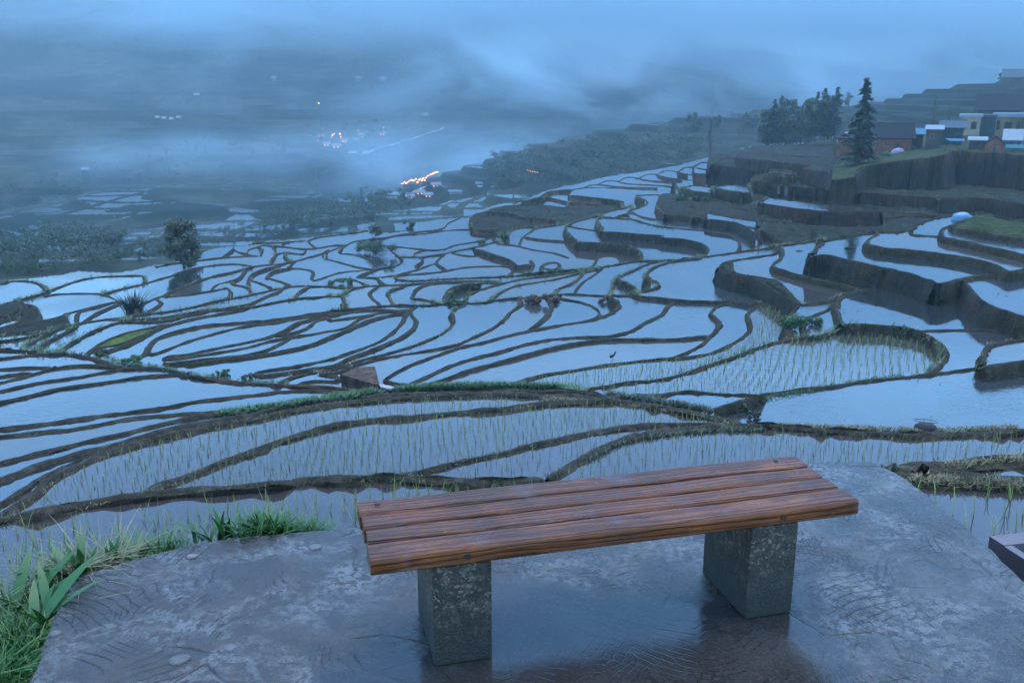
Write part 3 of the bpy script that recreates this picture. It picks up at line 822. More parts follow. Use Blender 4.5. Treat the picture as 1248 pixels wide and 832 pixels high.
# swirling grooves left in the cement
dn = t.n('ShaderNodeTexNoise'); t.t.links.new(v, dn.inputs['Vector']); dn.inputs['Scale'].default_value = .9; dn.inputs['Detail'].default_value = 2
add = t.n('ShaderNodeMixRGB'); add.blend_type = 'LINEAR_LIGHT'; add.inputs[0].default_value = .7; t.t.links.new(v, add.inputs[1]); t.t.links.new(dn.outputs['Color'], add.inputs[2])
wv = t.n('ShaderNodeTexWave'); wv.wave_type = 'BANDS'; t.t.links.new(add.outputs[0], wv.inputs['Vector']); wv.inputs['Scale'].default_value = 11; wv.inputs['Distortion'].default_value = 2.0; wv.inputs['Detail'].default_value = 4; wv.inputs['Detail Scale'].default_value = 2
gro = t.ramp(wv.outputs['Fac'], [(.0, 0), (.10, 1)])
def scratch(rot, scale, nscale, thr, loc):
    mp_ = t.n('ShaderNodeMapping'); t.t.links.new(v, mp_.inputs[0]); mp_.inputs['Rotation'].default_value = (0, 0, rot); mp_.inputs['Location'].default_value = (loc, loc * .7, 0)
    dn_ = t.n('ShaderNodeTexNoise'); t.t.links.new(mp_.outputs[0], dn_.inputs['Vector']); dn_.inputs['Scale'].default_value = nscale; dn_.inputs['Detail'].default_value = 1.5
    a_ = t.n('ShaderNodeMixRGB'); a_.blend_type = 'LINEAR_LIGHT'; a_.inputs[0].default_value = .45; t.t.links.new(mp_.outputs[0], a_.inputs[1]); t.t.links.new(dn_.outputs['Color'], a_.inputs[2])
    w_ = t.n('ShaderNodeTexWave'); t.t.links.new(a_.outputs[0], w_.inputs['Vector']); w_.inputs['Scale'].default_value = scale; w_.inputs['Distortion'].default_value = 3.5; w_.inputs['Detail'].default_value = 3
    return t.math('MULTIPLY', t.ramp(w_.outputs['Fac'], [(0, 1), (.09, 0)]), t.ramp(t.noise(mp_.outputs[0], 1.5, 4, .65), [(thr, 0), (thr + .05, 1)]))
scr = t.math('MAXIMUM', scratch(.6, 8, .8, .56, 3.1), t.math('MAXIMUM', scratch(2.1, 6, 1.1, .56, 7.7), scratch(1.2, 11, .6, .57, 12.3)))
grm = t.math('MULTIPLY', t.ramp(t.noise(v, 1.9, 3), [(.53, 0), (.60, 1)]), t.ramp(t.noise(v, 9, 4, .7), [(.45, 0), (.55, 1)]))
vor = t.n('ShaderNodeTexVoronoi'); vor.feature = 'DISTANCE_TO_EDGE'; ad2 = t.n('ShaderNodeMixRGB'); ad2.blend_type = 'LINEAR_LIGHT'; ad2.inputs[0].default_value = .22; t.t.links.new(v, ad2.inputs[1]); t.t.links.new(dn.outputs['Color'], ad2.inputs[2]); t.t.links.new(ad2.outputs[0], vor.inputs['Vector']); vor.inputs['Scale'].default_value = 3.4
crk = t.ramp(vor.outputs['Distance'], [(.0, 0), (.025, 1)])
gline = t.math('MULTIPLY', t.math('SUBTRACT', 1.0, gro), grm)
cline = t.math('MULTIPLY', t.math('SUBTRACT', 1.0, crk), t.ramp(t.noise(v, 1.3, 2), [(.5, 0), (.62, 1)]))
col = t.mix(t.math('MULTIPLY', gline, .55), col, (.010, .009, .009))
col = t.mix(t.math('MULTIPLY', cline, .6), col, (.010, .008, .007)); col = t.mix(t.math('MULTIPLY', scr, .6), col, (.010, .009, .009))
h = t.math('ADD', t.math('MULTIPLY', mid, 1.6), t.math('MULTIPLY', fine, .5))
h = t.math('SUBTRACT', h, t.math('MULTIPLY', gline, .5)); h = t.math('SUBTRACT', h, t.math('MULTIPLY', cline, .5)); h = t.math('SUBTRACT', h, t.math('MULTIPLY', scr, .45)); h = t.math('ADD', h, t.math('MULTIPLY', fin2, .18))
nd = t.bump(h, .6, .012); t.set(nd.inputs['Strength'], t.math('ADD', t.math('MULTIPLY', dry, .62), .10))
rg = t.mix(pud, t.ramp(mid, [(.3, .12), (.7, .34)]), (.035, .035, .035))
t.fin(col, rg, IOR=1.42)
SLAB = link_mesh('concrete_pavement', me, t.m); tag(SLAB, kind='structure')
# pebbles set in the slab
def disc(name, p, rx, ry, h, rot, mat, parent=None):
    mb = MB(); n = 18
    rings = [(1.0, 0), (.93, h * .6), (.6, h)]
    for k, z in rings:
        for q in range(n):
            a = q * 2 * math.pi / n; w = 1 + .06 * math.sin(3 * a + 1)
            x, y = rx * k * w * math.cos(a), ry * k * w * math.sin(a); mb.v.append((p[0] + x * math.cos(rot) - y * math.sin(rot), p[1] + x * math.sin(rot) + y * math.cos(rot), p[2] + z))
    mb.v.append((p[0], p[1], p[2] + h * 1.05))
    for r_ in range(2):
        for q in range(n): mb.f.append((r_ * n + q, r_ * n + (q + 1) % n, (r_ + 1) * n + (q + 1) % n, (r_ + 1) * n + q))
    for q in range(n): mb.f.append((2 * n + q, 2 * n + (q + 1) % n, 3 * n))
    return mb.build(name, mat, parent, smooth=True)
MAT_STONE = simple('pale_stone', (.09, .082, .07), .55, .2, 20); MAT_STONE2 = simple('pinkish_stone', (.16, .12, .12), .6, .15, 14)
def stone(px, py, rx, ry, rot, mat, lab_):
    q = slab_pt(px, py); o = disc('flat_stone', (q.x, q.y, .001), rx, ry, .008, rot, mat); tag(o, lab_, 'stone'); return o
stone(219, 804, .040, .030, .5, MAT_STONE, 'flat oval pale stone bedded in the concrete nearest the lower left')
stone(234, 678, .026, .02, .1, MAT_STONE2, 'small pinkish stone lying by the broken stalk at the slab edge')
stone(384, 667, .032, .026, .2, simple('white_stone', (.10, .10, .10), .5, .1, 20), 'small whitish stone on the concrete left of the bench')
stone(68, 772, .024, .02, .1, MAT_STONE, 'small grey stone near the left edge of the slab')

# ------------------------------------------------------------------ bench
hb, tk, yaw, bx0, by0, BL, BW = .459, .0666, .2552, -.4846, 2.8673, 1.9075, .4803
BR = empty('bench', (bx0, by0, 0), yaw, 'reddish brown plank bench on two concrete blocks, wet, on the slab', 'bench')
def m_wood(name, seed, dark=1.0, gold=.45):
    dark *= .74
    t = NT(name); v = t.coord('Object', (1, 1, 1)); mp = t.n('ShaderNodeMapping'); t.t.links.new(v, mp.inputs[0]); mp.inputs['Location'].default_value = (seed * 3.1, seed * 1.7, seed); mp.inputs['Scale'].default_value = (.55, 6.5, 6.5)
    vv = mp.outputs[0]
    wv = t.n('ShaderNodeTexWave'); wv.wave_type = 'RINGS'; wv.rings_direction = 'X'; t.t.links.new(vv, wv.inputs['Vector']); wv.inputs['Scale'].default_value = 2.4; wv.inputs['Distortion'].default_value = 9; wv.inputs['Detail'].default_value = 3; wv.inputs['Detail Scale'].default_value = 1.2
    fib = t.noise(t.coord('Object', (3, 90, 90)), 3, 4, .6); pat = t.noise(v, 2.6 + .3 * seed, 5, .6); wx = t.noise(v, 11, 4)
    base = t.ramp(pat, [(.36, (.13 * dark, .038 * dark, .007 * dark)), (.54, (.24 * dark, .060 * dark, .010 * dark)), (.72, (.42 * dark, .130 * dark, .018 * dark) if gold > .3 else (.30 * dark, .088 * dark, .014 * dark))])
    line = t.ramp(wv.outputs['Fac'], [(.08, 0), (.5, 1)])
    col = t.mix(t.math('MULTIPLY', t.math('SUBTRACT', 1.0, line), .62), base, (.03, .009, .005))
    col = t.mix(t.math('MULTIPLY', t.ramp(fib, [(.38, 1), (.5, 0)]), .6), col, (.045, .013, .008))
    col = t.mix(t.math('MULTIPLY', t.ramp(t.noise(v, 5.2, 3), [(.6, 0), (.68, 1)]), .4), col, (.12, .09, .1))
    h = t.math('ADD', t.math('MULTIPLY', line, .7), t.math('MULTIPLY', fib, .45))
    t.bump(h, .8, .006)
    return t.fin(col, t.ramp(wx, [(.3, .10), (.7, .30)]), IOR=1.36)
gaps = .014; ws = [.13, .112, .112, .128]; tot = sum(ws) + 3 * gaps; ws = [w * (BW / tot) for w in ws]
PW = [m_wood('wood_%s' % n, s, 1, g) for n, s, g in (('front', 1, .5), ('second', 2, .1), ('third', 3, .1), ('back', 4, .5))]
MAT_BOLT = simple('rusty_iron', (.05, .035, .03), .5, .4, 60, Metallic=.7)
yv = 0
for k, w in enumerate(ws[::-1]):          # from the near edge to the far edge
    mb = MB(); L = BL - (0, .012, .006, .0)[k]
    n = 14; o0 = (0, .008, .004, 0)[k]
    rs_ = random.Random(k)
    # plank with a gentle bow and rounded arrises
    secs = []
    prof = [(.006, 0), (w - .006, 0), (w, .006), (w, tk - .008), (w - .008, tk), (.008, tk), (0, tk - .008), (0, .006)]
    if k == 0: prof = [(.01, 0), (w - .006, 0), (w, .006), (w, tk - .008), (w - .008, tk), (.016, tk), (.005, tk - .006), (0, tk - .018), (0, .01)]
    K = len(prof)
    for i in range(n + 1):
        x = o0 + L * i / n; b = .0025 * math.sin(i * 1.1 + k) 
        for (yy_, zz_) in prof: mb.v.append((x, yv + yy_ + .0012 * rs_.uniform(-1, 1), hb - tk + zz_ + b * (zz_ > .02) * .6 + .0006 * rs_.uniform(-1, 1)))
    for i in range(n):
        for q in range(K): mb.f.append((i * K + q, (i + 1) * K + q, (i + 1) * K + (q + 1) % K, i * K + (q + 1) % K))
    mb.f.append(tuple(range(K))); mb.f.append(tuple(n * K + q for q in range(K))[::-1])
    pl = mb.build('plank', PW[k], BR)
    bpy.context.view_layer.update()
    bo = []
    if k == 0: bo = [('f', .34), ('f', 1.58)]
    if k == 3: bo = [('t', .075), ('t', 1.80)]
    for kind, x in bo:
        m2 = MB()
        if kind == 't': m2.tube([(x, yv + .075, hb - .004), (x, yv + .075, hb + .0035)], [.011, .010], 10)
        else: m2.tube([(x, yv + .004, hb - tk * .5), (x, yv - .004, hb - tk * .5)], [.013, .011], 10)
        m2.build('bolt', MAT_BOLT, pl)
    yv += w + gaps
t = NT('block_concrete'); v = t.coord('Object')
n1 = t.noise(v, 16, 9, .82); n2 = t.noise(v, 70, 6, .75)
vo = t.n('ShaderNodeTexVoronoi'); vo.feature = 'DISTANCE_TO_EDGE'; dnn = t.n('ShaderNodeTexNoise'); t.t.links.new(v, dnn.inputs['Vector']); dnn.inputs['Scale'].default_value = 9
ad = t.n('ShaderNodeMixRGB'); ad.blend_type = 'LINEAR_LIGHT'; ad.inputs[0].default_value = .06; t.t.links.new(v, ad.inputs[1]); t.t.links.new(dnn.outputs['Color'], ad.inputs[2]); t.t.links.new(ad.outputs[0], vo.inputs['Vector']); vo.inputs['Scale'].default_value = 48
ck = t.ramp(vo.outputs['Distance'], [(0, 1), (.11, 0)])
col = t.ramp(n1, [(.38, (.016, .011, .008)), (.52, (.066, .049, .037)), (.64, (.20, .16, .125))])
col = t.mix(t.math('MULTIPLY', ck, t.ramp(t.noise(v, 8, 3), [(.3, 0), (.5, .85)])), col, (.035, .033, .03))
sp = t.n('ShaderNodeTexVoronoi'); t.t.links.new(v, sp.inputs['Vector']); sp.inputs['Scale'].default_value = 95
sc_ = t.n('ShaderNodeSeparateColor'); t.t.links.new(sp.outputs['Color'], sc_.inputs[0])
col = t.mix(t.math('MULTIPLY', t.ramp(sc_.outputs[0], [(.75, 0), (.85, 1)]), .6), col, (.012, .009, .007)); col = t.mix(t.math('MULTIPLY', t.ramp(sc_.outputs[1], [(.82, 0), (.9, 1)]), .6), col, (.26, .22, .18))
sep = t.n('ShaderNodeSeparateXYZ'); t.t.links.new(v, sep.inputs[0])
alg = t.math('ADD', sep.outputs[2], t.math('MULTIPLY', t.math('SUBTRACT', n1, .5), .28))
col = t.mix(t.ramp(alg, [(.05, .9), (.17, .65), (.27, 0)]), col, (.028, .026, .02))      # damp algae stain at the foot
t.bump(t.math('ADD', n2, t.math('SUBTRACT', n1, t.math('MULTIPLY', ck, .3))), .9, .012)
MAT_BLOCK = t.fin(col, .55)
for u, w in ((.2141, .214), (1.4485, .204)):
    mb = MB(); mb.box((u + w / 2, .19 + .004, (hb - tk) / 2), (w, .38, hb - tk - .002))
    lg = mb.build('leg', MAT_BLOCK, BR, bevel=.009)
# ------------------------------------------------------------------ steep bank below the slab
def edge_r(a):
    d = Vector((math.sin(a), math.cos(a))); best = 3.5
    for p, q in zip(OUTLINE[:-1], OUTLINE[1:]):
        e = Vector((q.x - p.x, q.y - p.y)); den = d.x * e.y - d.y * e.x
        if abs(den) < 1e-9: continue
        t_ = (p.x * e.y - p.y * e.x) / den; s_ = (p.x * d.y - p.y * d.x) / den
        if t_ > 0 and 0 <= s_ <= 1: best = t_
    return best
NB_A, NB_R = 260, 26; aa = np.linspace(-2.2, 2.2, NB_A); V = []
for a in aa:
    re_ = edge_r(a) if abs(a) < 1.9 else 4.5
    ac = max(-.64, min(.64, a)); zend = float(zg_at(7.6 * math.sin(ac), 7.6 * math.cos(ac))) - .4
    R1 = max(8.2, re_ + 3.2)
    for k in range(NB_R):
        t_ = k / (NB_R - 1); r_ = re_ - .35 + (R1 - re_ + .35) * t_ ** 1.4
        s_ = max(0, (r_ - re_ - .18) / (R1 - re_ - .18)); z = -.13 - .35 * min(1, max(0, (r_ - re_) / .25)) * .35 + (zend + .2) * (1 - (1 - s_) ** 1.9)
        z += (vnoise(np.array(r_ * 3), np.array(a * 12)) - .5) * .12 * (k > 2)
        V.append((r_ * math.sin(a), r_ * math.cos(a), float(z)))
b = np.arange(NB_A * NB_R).reshape(NB_A, NB_R); Q = np.stack([b[:-1, :-1], b[:-1, 1:], b[1:, 1:], b[1:, :-1]], -1).reshape(-1, 4)
tag(mesh_np('bank_ground', V, Q, MAT_GROUND, smooth=True), kind='structure')
# ------------------------------------------------------------------ valley, spur, village hill and far mountain
FC = [(-250,310,170),(0,312,180),(60,300,200),(130,302,200),(200,292,225),(300,272,280),(330,250,340),(200,250,330),(0,270,300),(100,240,380),(0,240,430),(-250,240,430),(400,250,310),(350,228,390),(200,222,420),(400,205,440),(0,215,440),(-250,210,450),
(0,180,532),(200,180,518),(400,175,532),(550,175,562),(0,150,629),(200,150,629),(400,140,666),(600,150,703),(750,150,740),(0,110,777),(200,110,777),(400,105,814),(600,110,888),(800,120,962),(1000,125,1110),(0,60,962),(300,60,999),(600,70,1073),(900,100,1184),(0,0,1184),(-300,20,1110),(-300,120,740),(300,0,1258),(600,20,1332),(900,80,1480),(0,-80,1628),(600,-60,1702),
(500,255,235),(560,258,215),(650,240,225),(750,215,250),(850,197,280),(900,186,280),
(470,238,320),(520,224,330),(560,210,345),(620,195,365),(690,178,385),(760,166,400),(820,157,420),(880,150,440),(930,148,450),
(520,262,450),(690,240,500),(850,215,560),(420,250,400),
(1030,172,200),(1100,163,200),(1200,158,200),(1400,158,200),(960,177,200),(920,182,220),(980,172,240),(1030,150,300),(1100,142,270),(1200,130,260),(1248,126,260),(1040,130,400),(1070,118,400),(1100,109,400),(1150,101,390),(1200,97,375),(1248,93,370),(1450,85,370),(1100,125,520),(1248,115,520),(1000,165,500),(950,165,560),(1240,108,1500),(1240,108,2400),(900,108,2400),(1500,108,1800)]
fp = []
for a, b_, d_ in FC: q = UD(a, b_, d_); fp.append((q.x / 300, q.y / 300, q.z))
fp = np.array(fp); wf = tps_fit(fp[:, :2], fp[:, 2], .0005)
def HF(x, y):
    x = np.atleast_1d(np.asarray(x, float)); y = np.atleast_1d(np.asarray(y, float))
    z = np.maximum(tps_eval(wf, fp[:, :2], np.stack([x / 300, y / 300], 1)), -60.0); r = np.hypot(x, y)
    return z + (vnoise(x / 60, y / 60) - .5) * 5 * np.clip((r - 150) / 300, 0, 1) + (vnoise(x / 160, y / 160, 3) - .5) * 30 * np.clip((r - 600) / 500, 0, 1)
def terr(z, x, y):
    h = np.where(np.hypot(x, y) > 500, 3.0, np.where(x > 70, 1.7, 2.4)); u = (z + (vnoise(x / 25, y / 25, 9) - .5) * 3) / h; fr = u - np.floor(u); s_ = np.clip((fr - .72) / .28, 0, 1); s_ = s_ * s_ * (3 - 2 * s_)
    return h * (np.floor(u) + s_) - (vnoise(x / 25, y / 25, 9) - .5) * 3 * 0, fr < .72, np.floor(u)
FA, FR = 1150, 470; fa = np.linspace(-.72, .72, FA); r0 = np.interp(fa, az, RMAX) - 2.5
r0 = np.array([r0[max(0, i - 2):i + 3].min() for i in range(FA)])
tt = np.linspace(0, 1, FR)[:, None]; rg_ = r0[None, :] * (2400 / r0[None, :]) ** tt
fx, fy = rg_ * np.sin(fa)[None, :], rg_ * np.cos(fa)[None, :]
zb = HF(fx.ravel(), fy.ravel()).reshape(fx.shape); zt_, flat, lev = terr(zb, fx, fy)
nz = zg_at(r0 * np.sin(np.clip(fa, AZ0, AZ1)), r0 * np.cos(fa)) - .5
bl = np.clip((rg_ - r0[None, :] - 3) / 16, 0, 1); bl = bl * bl * (3 - 2 * bl); zf = nz[None, :] * (1 - bl) + zt_ * bl
msk = (vnoise(lev * 1.7 + fx / 90, fy / 70, 5)); wat = flat & (msk > .26) & (bl >= 1)
# open paddies lie in the valley below and along the spur crest; woods and dry fields elsewhere
pxf, pyf = P(fx, fy, zf)
dens = np.where(rg_ < 480, .22, .46); dens = np.where((pxf > 1010) & (rg_ < 600), .86, dens); cu = (fx + 9 * vnoise(fx / 30, fy / 30, 21)) / 21 + lev * 3.7; cv = (fy + 14 * vnoise(fx / 26, fy / 26, 22)) / 17
bund = (np.abs(cu - np.round(cu)) < .045) | (np.abs(cv - np.round(cv)) < .09); wat &= ~(bund & (rg_ < 560)); wat &= hashv(np.floor(cu + .5), np.floor(cv + .5), 7) > .15
wat &= ~((pxf > 530) & (pxf < 900) & (rg_ > 440)); wat &= ~((pxf > 530) & (pxf < 720) & (pyf < 192))
wat &= vnoise(lev * 2.3 + fx / 45, fy / 38, 8) > dens
idf = np.arange(FA * FR).reshape(FR, FA)
w4 = wat[:-1, :-1] & wat[1:, :-1] & wat[:-1, 1:] & wat[1:, 1:]
lv = np.stack([zt_[:-1, :-1], zt_[1:, :-1], zt_[:-1, 1:], zt_[1:, 1:]]); w4 &= (lv.max(0) - lv.min(0) < .05)
def fq(mask): k, j = np.where(mask); return np.stack([idf[k, j], idf[k, j + 1], idf[k + 1, j + 1], idf[k + 1, j]], 1)
VF = np.stack([fx.ravel(), fy.ravel(), zf.ravel()], 1)
def fmesh(name, mask, mat):
    Q = fq(mask); u, inv = np.unique(Q.ravel(), return_inverse=True); tag(mesh_np(name, VF[u], inv.reshape(-1, 4), mat), kind='structure')
t = NT('hillside'); v = t.world(); n1 = t.noise(v, .012, 5, .6); n2 = t.noise(v, .12, 5, .65)
col = t.ramp(n2, [(.3, (.018, .026, .017)), (.7, (.05, .058, .04))]); col = t.mix(t.ramp(n1, [(.44, 0), (.52, 1)]), col, (.008, .016, .009)); MAT_HILL = t.fin(col, .9, Specular_IOR_Level=.1)
fmesh('hillside_ground', ~w4, MAT_HILL); fmesh('valley_water', w4, MAT_WATER)
def far_z(x, y):
    b_ = np.clip(0, 0, 1); return float(terr(HF(x, y), np.array([float(x)]), np.array([float(y)]))[0][0])
def far_hit(px, py, d0=None, d1=1900):
    dx, dy, dz = ray(px, py); a = math.atan2(dx, dy); st = d0 or float(np.interp(a, fa, r0)) + 4; h = math.hypot(dx, dy)
    ds = np.geomspace(st, d1, 1500); z = CH + dz / h * ds; hz = terr(HF(ds * math.sin(a), ds * math.cos(a)), ds * math.sin(a), ds * math.cos(a))[0]
    k = np.where(z < hz)[0]
    if not len(k): return None
    d_ = ds[k[0]]; return Vector((d_ * math.sin(a), d_ * math.cos(a), float(hz[k[0]])))
# ------------------------------------------------------------------ foliage
def m_leaf(name, a, b, rough=.6):
    t = NT(name); v = t.coord('Object'); n = t.noise(v, 1.3, 3); oi = t.n('ShaderNodeObjectInfo')
    col = t.ramp(n, [(.3, a), (.7, b)]); t.fin(col, rough); t.b.inputs['Transmission Weight'].default_value = 0
    return t.m
MAT_LEAF = m_leaf('leaf_green', (.028, .042, .018), (.06, .085, .035)); MAT_NEEDLE = m_leaf('needle', (.012, .024, .016), (.028, .048, .03))
MAT_OLIVE = m_leaf('olive_leaf', (.04, .055, .03), (.085, .10, .055)); MAT_GRASS = m_leaf('grass_blade', (.022, .08, .009), (.052, .15, .018), .5); MAT_GRASS2 = m_leaf('dry_grass', (.16, .13, .06), (.28, .23, .12), .7)
MAT_BARK = simple('bark', (.07, .055, .045), .85, .4, 6); MAT_RUSTLEAF = m_leaf('rust_leaf', (.08, .035, .02), (.17, .08, .04)); MAT_SHRUB = m_leaf('shrub_leaf', (.03, .07, .02), (.07, .15, .04))
MAT_BROAD = m_leaf('broad_leaf', (.018, .075, .01), (.038, .125, .02), .45); MAT_RICE = m_leaf('rice_blade', (.22, .26, .05), (.36, .38, .10), .7)
def leaf_cloud(cs, n, size, rs_):           # leaf-sized faces spread through clump ellipsoids
    cs = np.array(cs, float); vol = cs[:, 3] ** 2; k = rs_.choice(len(cs), n, p=vol / vol.sum())
    d_ = rs_.normal(size=(n, 3)); d_ /= np.linalg.norm(d_, axis=1)[:, None]; rad = rs_.rand(n) ** .45
    c = cs[k, :3] + d_ * (rad * cs[k, 3])[:, None] * np.array([1, 1, .8])
    u = rs_.normal(size=(n, 3)); u /= np.linalg.norm(u, axis=1)[:, None]; w = np.cross(u, d_ + .01); w /= np.linalg.norm(w, axis=1)[:, None]
    s_ = size * (.6 + .8 * rs_.rand(n))[:, None]
    V = np.stack([c - u * s_, c + w * s_ * .55, c + u * s_, c - w * s_ * .55], 1).reshape(-1, 3)
    return V, np.arange(4 * n).reshape(-1, 4)
def broad_crown(h, r, n, size, seed, clumps=16, base=.3):
    rs_ = np.random.RandomState(seed); cs = []
    for i in range(clumps):
        a = rs_.rand() * 6.283; q = rs_.rand() ** .6; zz = base + (1 - base) * rs_.rand() ** .8
        rr_ = r * math.sqrt(max(.05, 1 - ((zz - (base + 1) / 2) / ((1 - base) / 2) * .88) ** 2))
        cs.append((math.cos(a) * rr_ * q * .8, math.sin(a) * rr_ * q * .8, h * zz * .93, r * (.22 + .2 * rs_.rand())))
    return leaf_cloud(cs, n, size, rs_)
def tree(name, base, h, r, n=2500, size=.16, seed=1, mat=None, label='', cat='tree', group=None, clumps=16, cb=.3, trunk=True, sx=1.0):
    o = empty(name, base, 0, label, cat, group)
    V, Q = broad_crown(h, r, n, size, seed, clumps, cb); V = V * np.array([sx, 1, 1]); mesh_np('crown', V, Q, mat or MAT_LEAF, o)
    if trunk:
        rs_ = random.Random(seed); mb = MB(); mb.tube([(0, 0, -.4), (.02 * h, 0, h * .25), (0, .01 * h, h * .6)], [h * .035, h * .024, h * .008], 7)
        for k in range(6):
            a = rs_.uniform(0, 6.28); z0 = h * rs_.uniform(.2, .45); mb.tube([(0, 0, z0), (math.cos(a) * r * .4, math.sin(a) * r * .4, z0 + h * .18), (math.cos(a) * r * .7, math.sin(a) * r * .7, z0 + h * .32)], [h * .014, h * .009, h * .003], 5)
        mb.build('trunk', MAT_BARK, o)
    return o
def conifer(name, base, h, r, seed=1, label='', group=None, cat='tree', layers=26, per=9, n_leaf=14, narrow=False, top_pow=1.0):
    o = empty(name, base, 0, label, cat, group); rs_ = np.random.RandomState(seed); Vs = []; br = MB()
    z0 = h * (.12 if not narrow else .04)
    for L in range(layers):
        f = L / (layers - 1); z = z0 + (h * .985 - z0) * f; zL = z; rad = r * ((1 - f) ** (.85 * top_pow)) * (.72 + .5 * rs_.rand()) + .02 * h
        if narrow: rad = r * math.sin(math.pi * min(1, .12 + .88 * (1 - f)) * .62) * (.8 + .3 * rs_.rand())
        for q in range(max(4, int(per * (1 - .5 * f)))):
            z = zL + rs_.randn() * h / layers * .45 * (1 - f); a = rs_.rand() * 6.283; rl = rad * (.45 + .8 * rs_.rand()); dz = (-.18 if not narrow else .5) * rl
            tip = np.array([math.cos(a) * rl, math.sin(a) * rl, z + dz + .12 * rl * rs_.randn() * .5])
            if L % 2 == 0 and not narrow: br.tube([(0, 0, z), tuple(tip)], [.012 * h * (1 - f) * .5 + .01, .006], 3)
            for k in range(n_leaf):
                s_ = .2 + .8 * rs_.rand(); c = np.array([0, 0, z]) * (1 - s_) + tip * s_; c = c + rs_.randn(3) * r * .032; c[2] -= .1 * rl * s_ * s_
                u = np.array([math.cos(a + rs_.randn() * .7), math.sin(a + rs_.randn() * .7), -.25 + .4 * rs_.randn()]) ; w = np.array([-u[1], u[0], rs_.randn() * .6])
                l1 = r * .13 * (.6 + .6 * rs_.rand()); l2 = l1 * .28
                Vs.append([c - u * l1, c + w * l2, c + u * l1, c - w * l2])
    V = np.array(Vs).reshape(-1, 3); mesh_np('crown', V, np.arange(len(V)).reshape(-1, 4), MAT_NEEDLE, o)
    br.tube([(0, 0, -.5), (0, 0, h * .5), (0, 0, h * .97)], [h * .02, h * .012, h * .002], 7); br.build('trunk', MAT_BARK, o)
    return o
def kk(p): return (p.y * CP - (p.z - CH) * SP) / F
def near_pt(px, py):
    i = int(lab_at(px, py)); z = zvil(px, py) if i == VID else RZ.get(i, CH - 20); q = U(px, py, z); return Vector((q[0], q[1], z))
def pxm(d): return d / F * 1.0           # metres per pixel at a distance
# woods that read as one mass
def wood(name, rows, n, hpx, label, seed, mat=MAT_LEAF, conif=.2, leaf=130):
    rs_ = np.random.RandomState(seed); Vs = []
    poly_ = np.array(rows, float)
    x0_, x1_ = poly_[:, 0].min(), poly_[:, 0].max()
    for k in range(n):
        px = rs_.uniform(x0_, x1_); lo = np.interp(px, poly_[:, 0], poly_[:, 1]); hi = np.interp(px, poly_[:, 0], poly_[:, 2]); py = lo + (hi - lo) * rs_.rand()
        p = far_hit(px, py)
        if p is None or p.length > 900: continue
        d_ = p.length; h = hpx * kk(p) * (.7 + .7 * rs_.rand()); r = h * (.36 + .16 * rs_.rand())
        if rs_.rand() < conif: cs = [(0, 0, h * q, r * .8 * (1.05 - q)) for q in (.2, .35, .5, .65, .8, .93)]
        else: cs = [(rs_.randn() * r * .4, rs_.randn() * r * .4, h * (.4 + .4 * rs_.rand()), r * (.45 + .25 * rs_.rand())) for q in range(6)]
        V, Q = leaf_cloud(cs, leaf, r * .13, rs_); Vs.append(V + np.array(p))
    V = np.concatenate(Vs); tag(mesh_np(name, V, np.arange(len(V)).reshape(-1, 4), mat), label, 'woodland', kind='stuff')
wood('woodland', [(600, 197, 225), (650, 185, 232), (720, 176, 226), (800, 172, 205), (850, 178, 196)], 300, 13, 'misty wood covering the face of the middle spur', 3)
wood('woodland', [(0, 296, 318), (60, 284, 312), (120, 284, 305), (150, 290, 300)], 190, 15, 'dim wood in the valley below the left paddies', 4)
wood('woodland', [(318, 268, 282), (380, 258, 280), (440, 240, 275), (500, 240, 262)], 170, 13, 'foggy wood between the round tree and the lit lane', 5)
wood('woodland', [(0, 232, 250), (100, 215, 235), (250, 170, 215), (400, 150, 180), (520, 160, 180)], 150, 9, 'dark scattered wood on the far mountainside in fog', 6)
wood('woodland', [(-10, 322, 338), (60, 314, 334), (130, 308, 326), (200, 300, 316)], 170, 13, 'dark wooded edge just beyond the left paddies', 8)
wood('woodland', [(230, 288, 304), (300, 275, 296), (380, 268, 286)], 60, 8, 'low scrub beyond the far middle paddies', 9)
# ------------------------------------------------------------------ village
MW = {k: simple('wall_' + k, c, .85, v_, 1.5) for k, c, v_ in (('brick', (.17, .07, .042), .45), ('cream', (.30, .235, .155), .25), ('brown', (.07, .048, .035), .4), ('dark', (.035, .05, .05), .3), ('orange', (.26, .16, .09), .25), ('grey', (.09, .085, .08), .3))}
MR = {k: simple('roof_' + k, c, r_ + .25, v_, 2.5, Specular_IOR_Level=.15) for k, c, r_, v_ in (('dark', (.012, .016, .02), .55, .35), ('blue', (.035, .12, .17), .4, .2), ('white', (.20, .23, .25), .5, .2), ('slate', (.05, .075, .09), .5, .3), ('green', (.02, .10, .11), .5, .3))}
MAT_GLASS = simple('dark_window', (.012, .014, .02), .15, .2, 4); MAT_FRAME = simple('window_frame', (.18, .15, .12), .6, .1, 4); MAT_LIT = None
def emis(name, c, s_):
    t = NT(name); t.set(t.b.inputs['Emission Color'], c + (1,)); t.b.inputs['Emission Strength'].default_value = s_; return t.fin(c, .5)
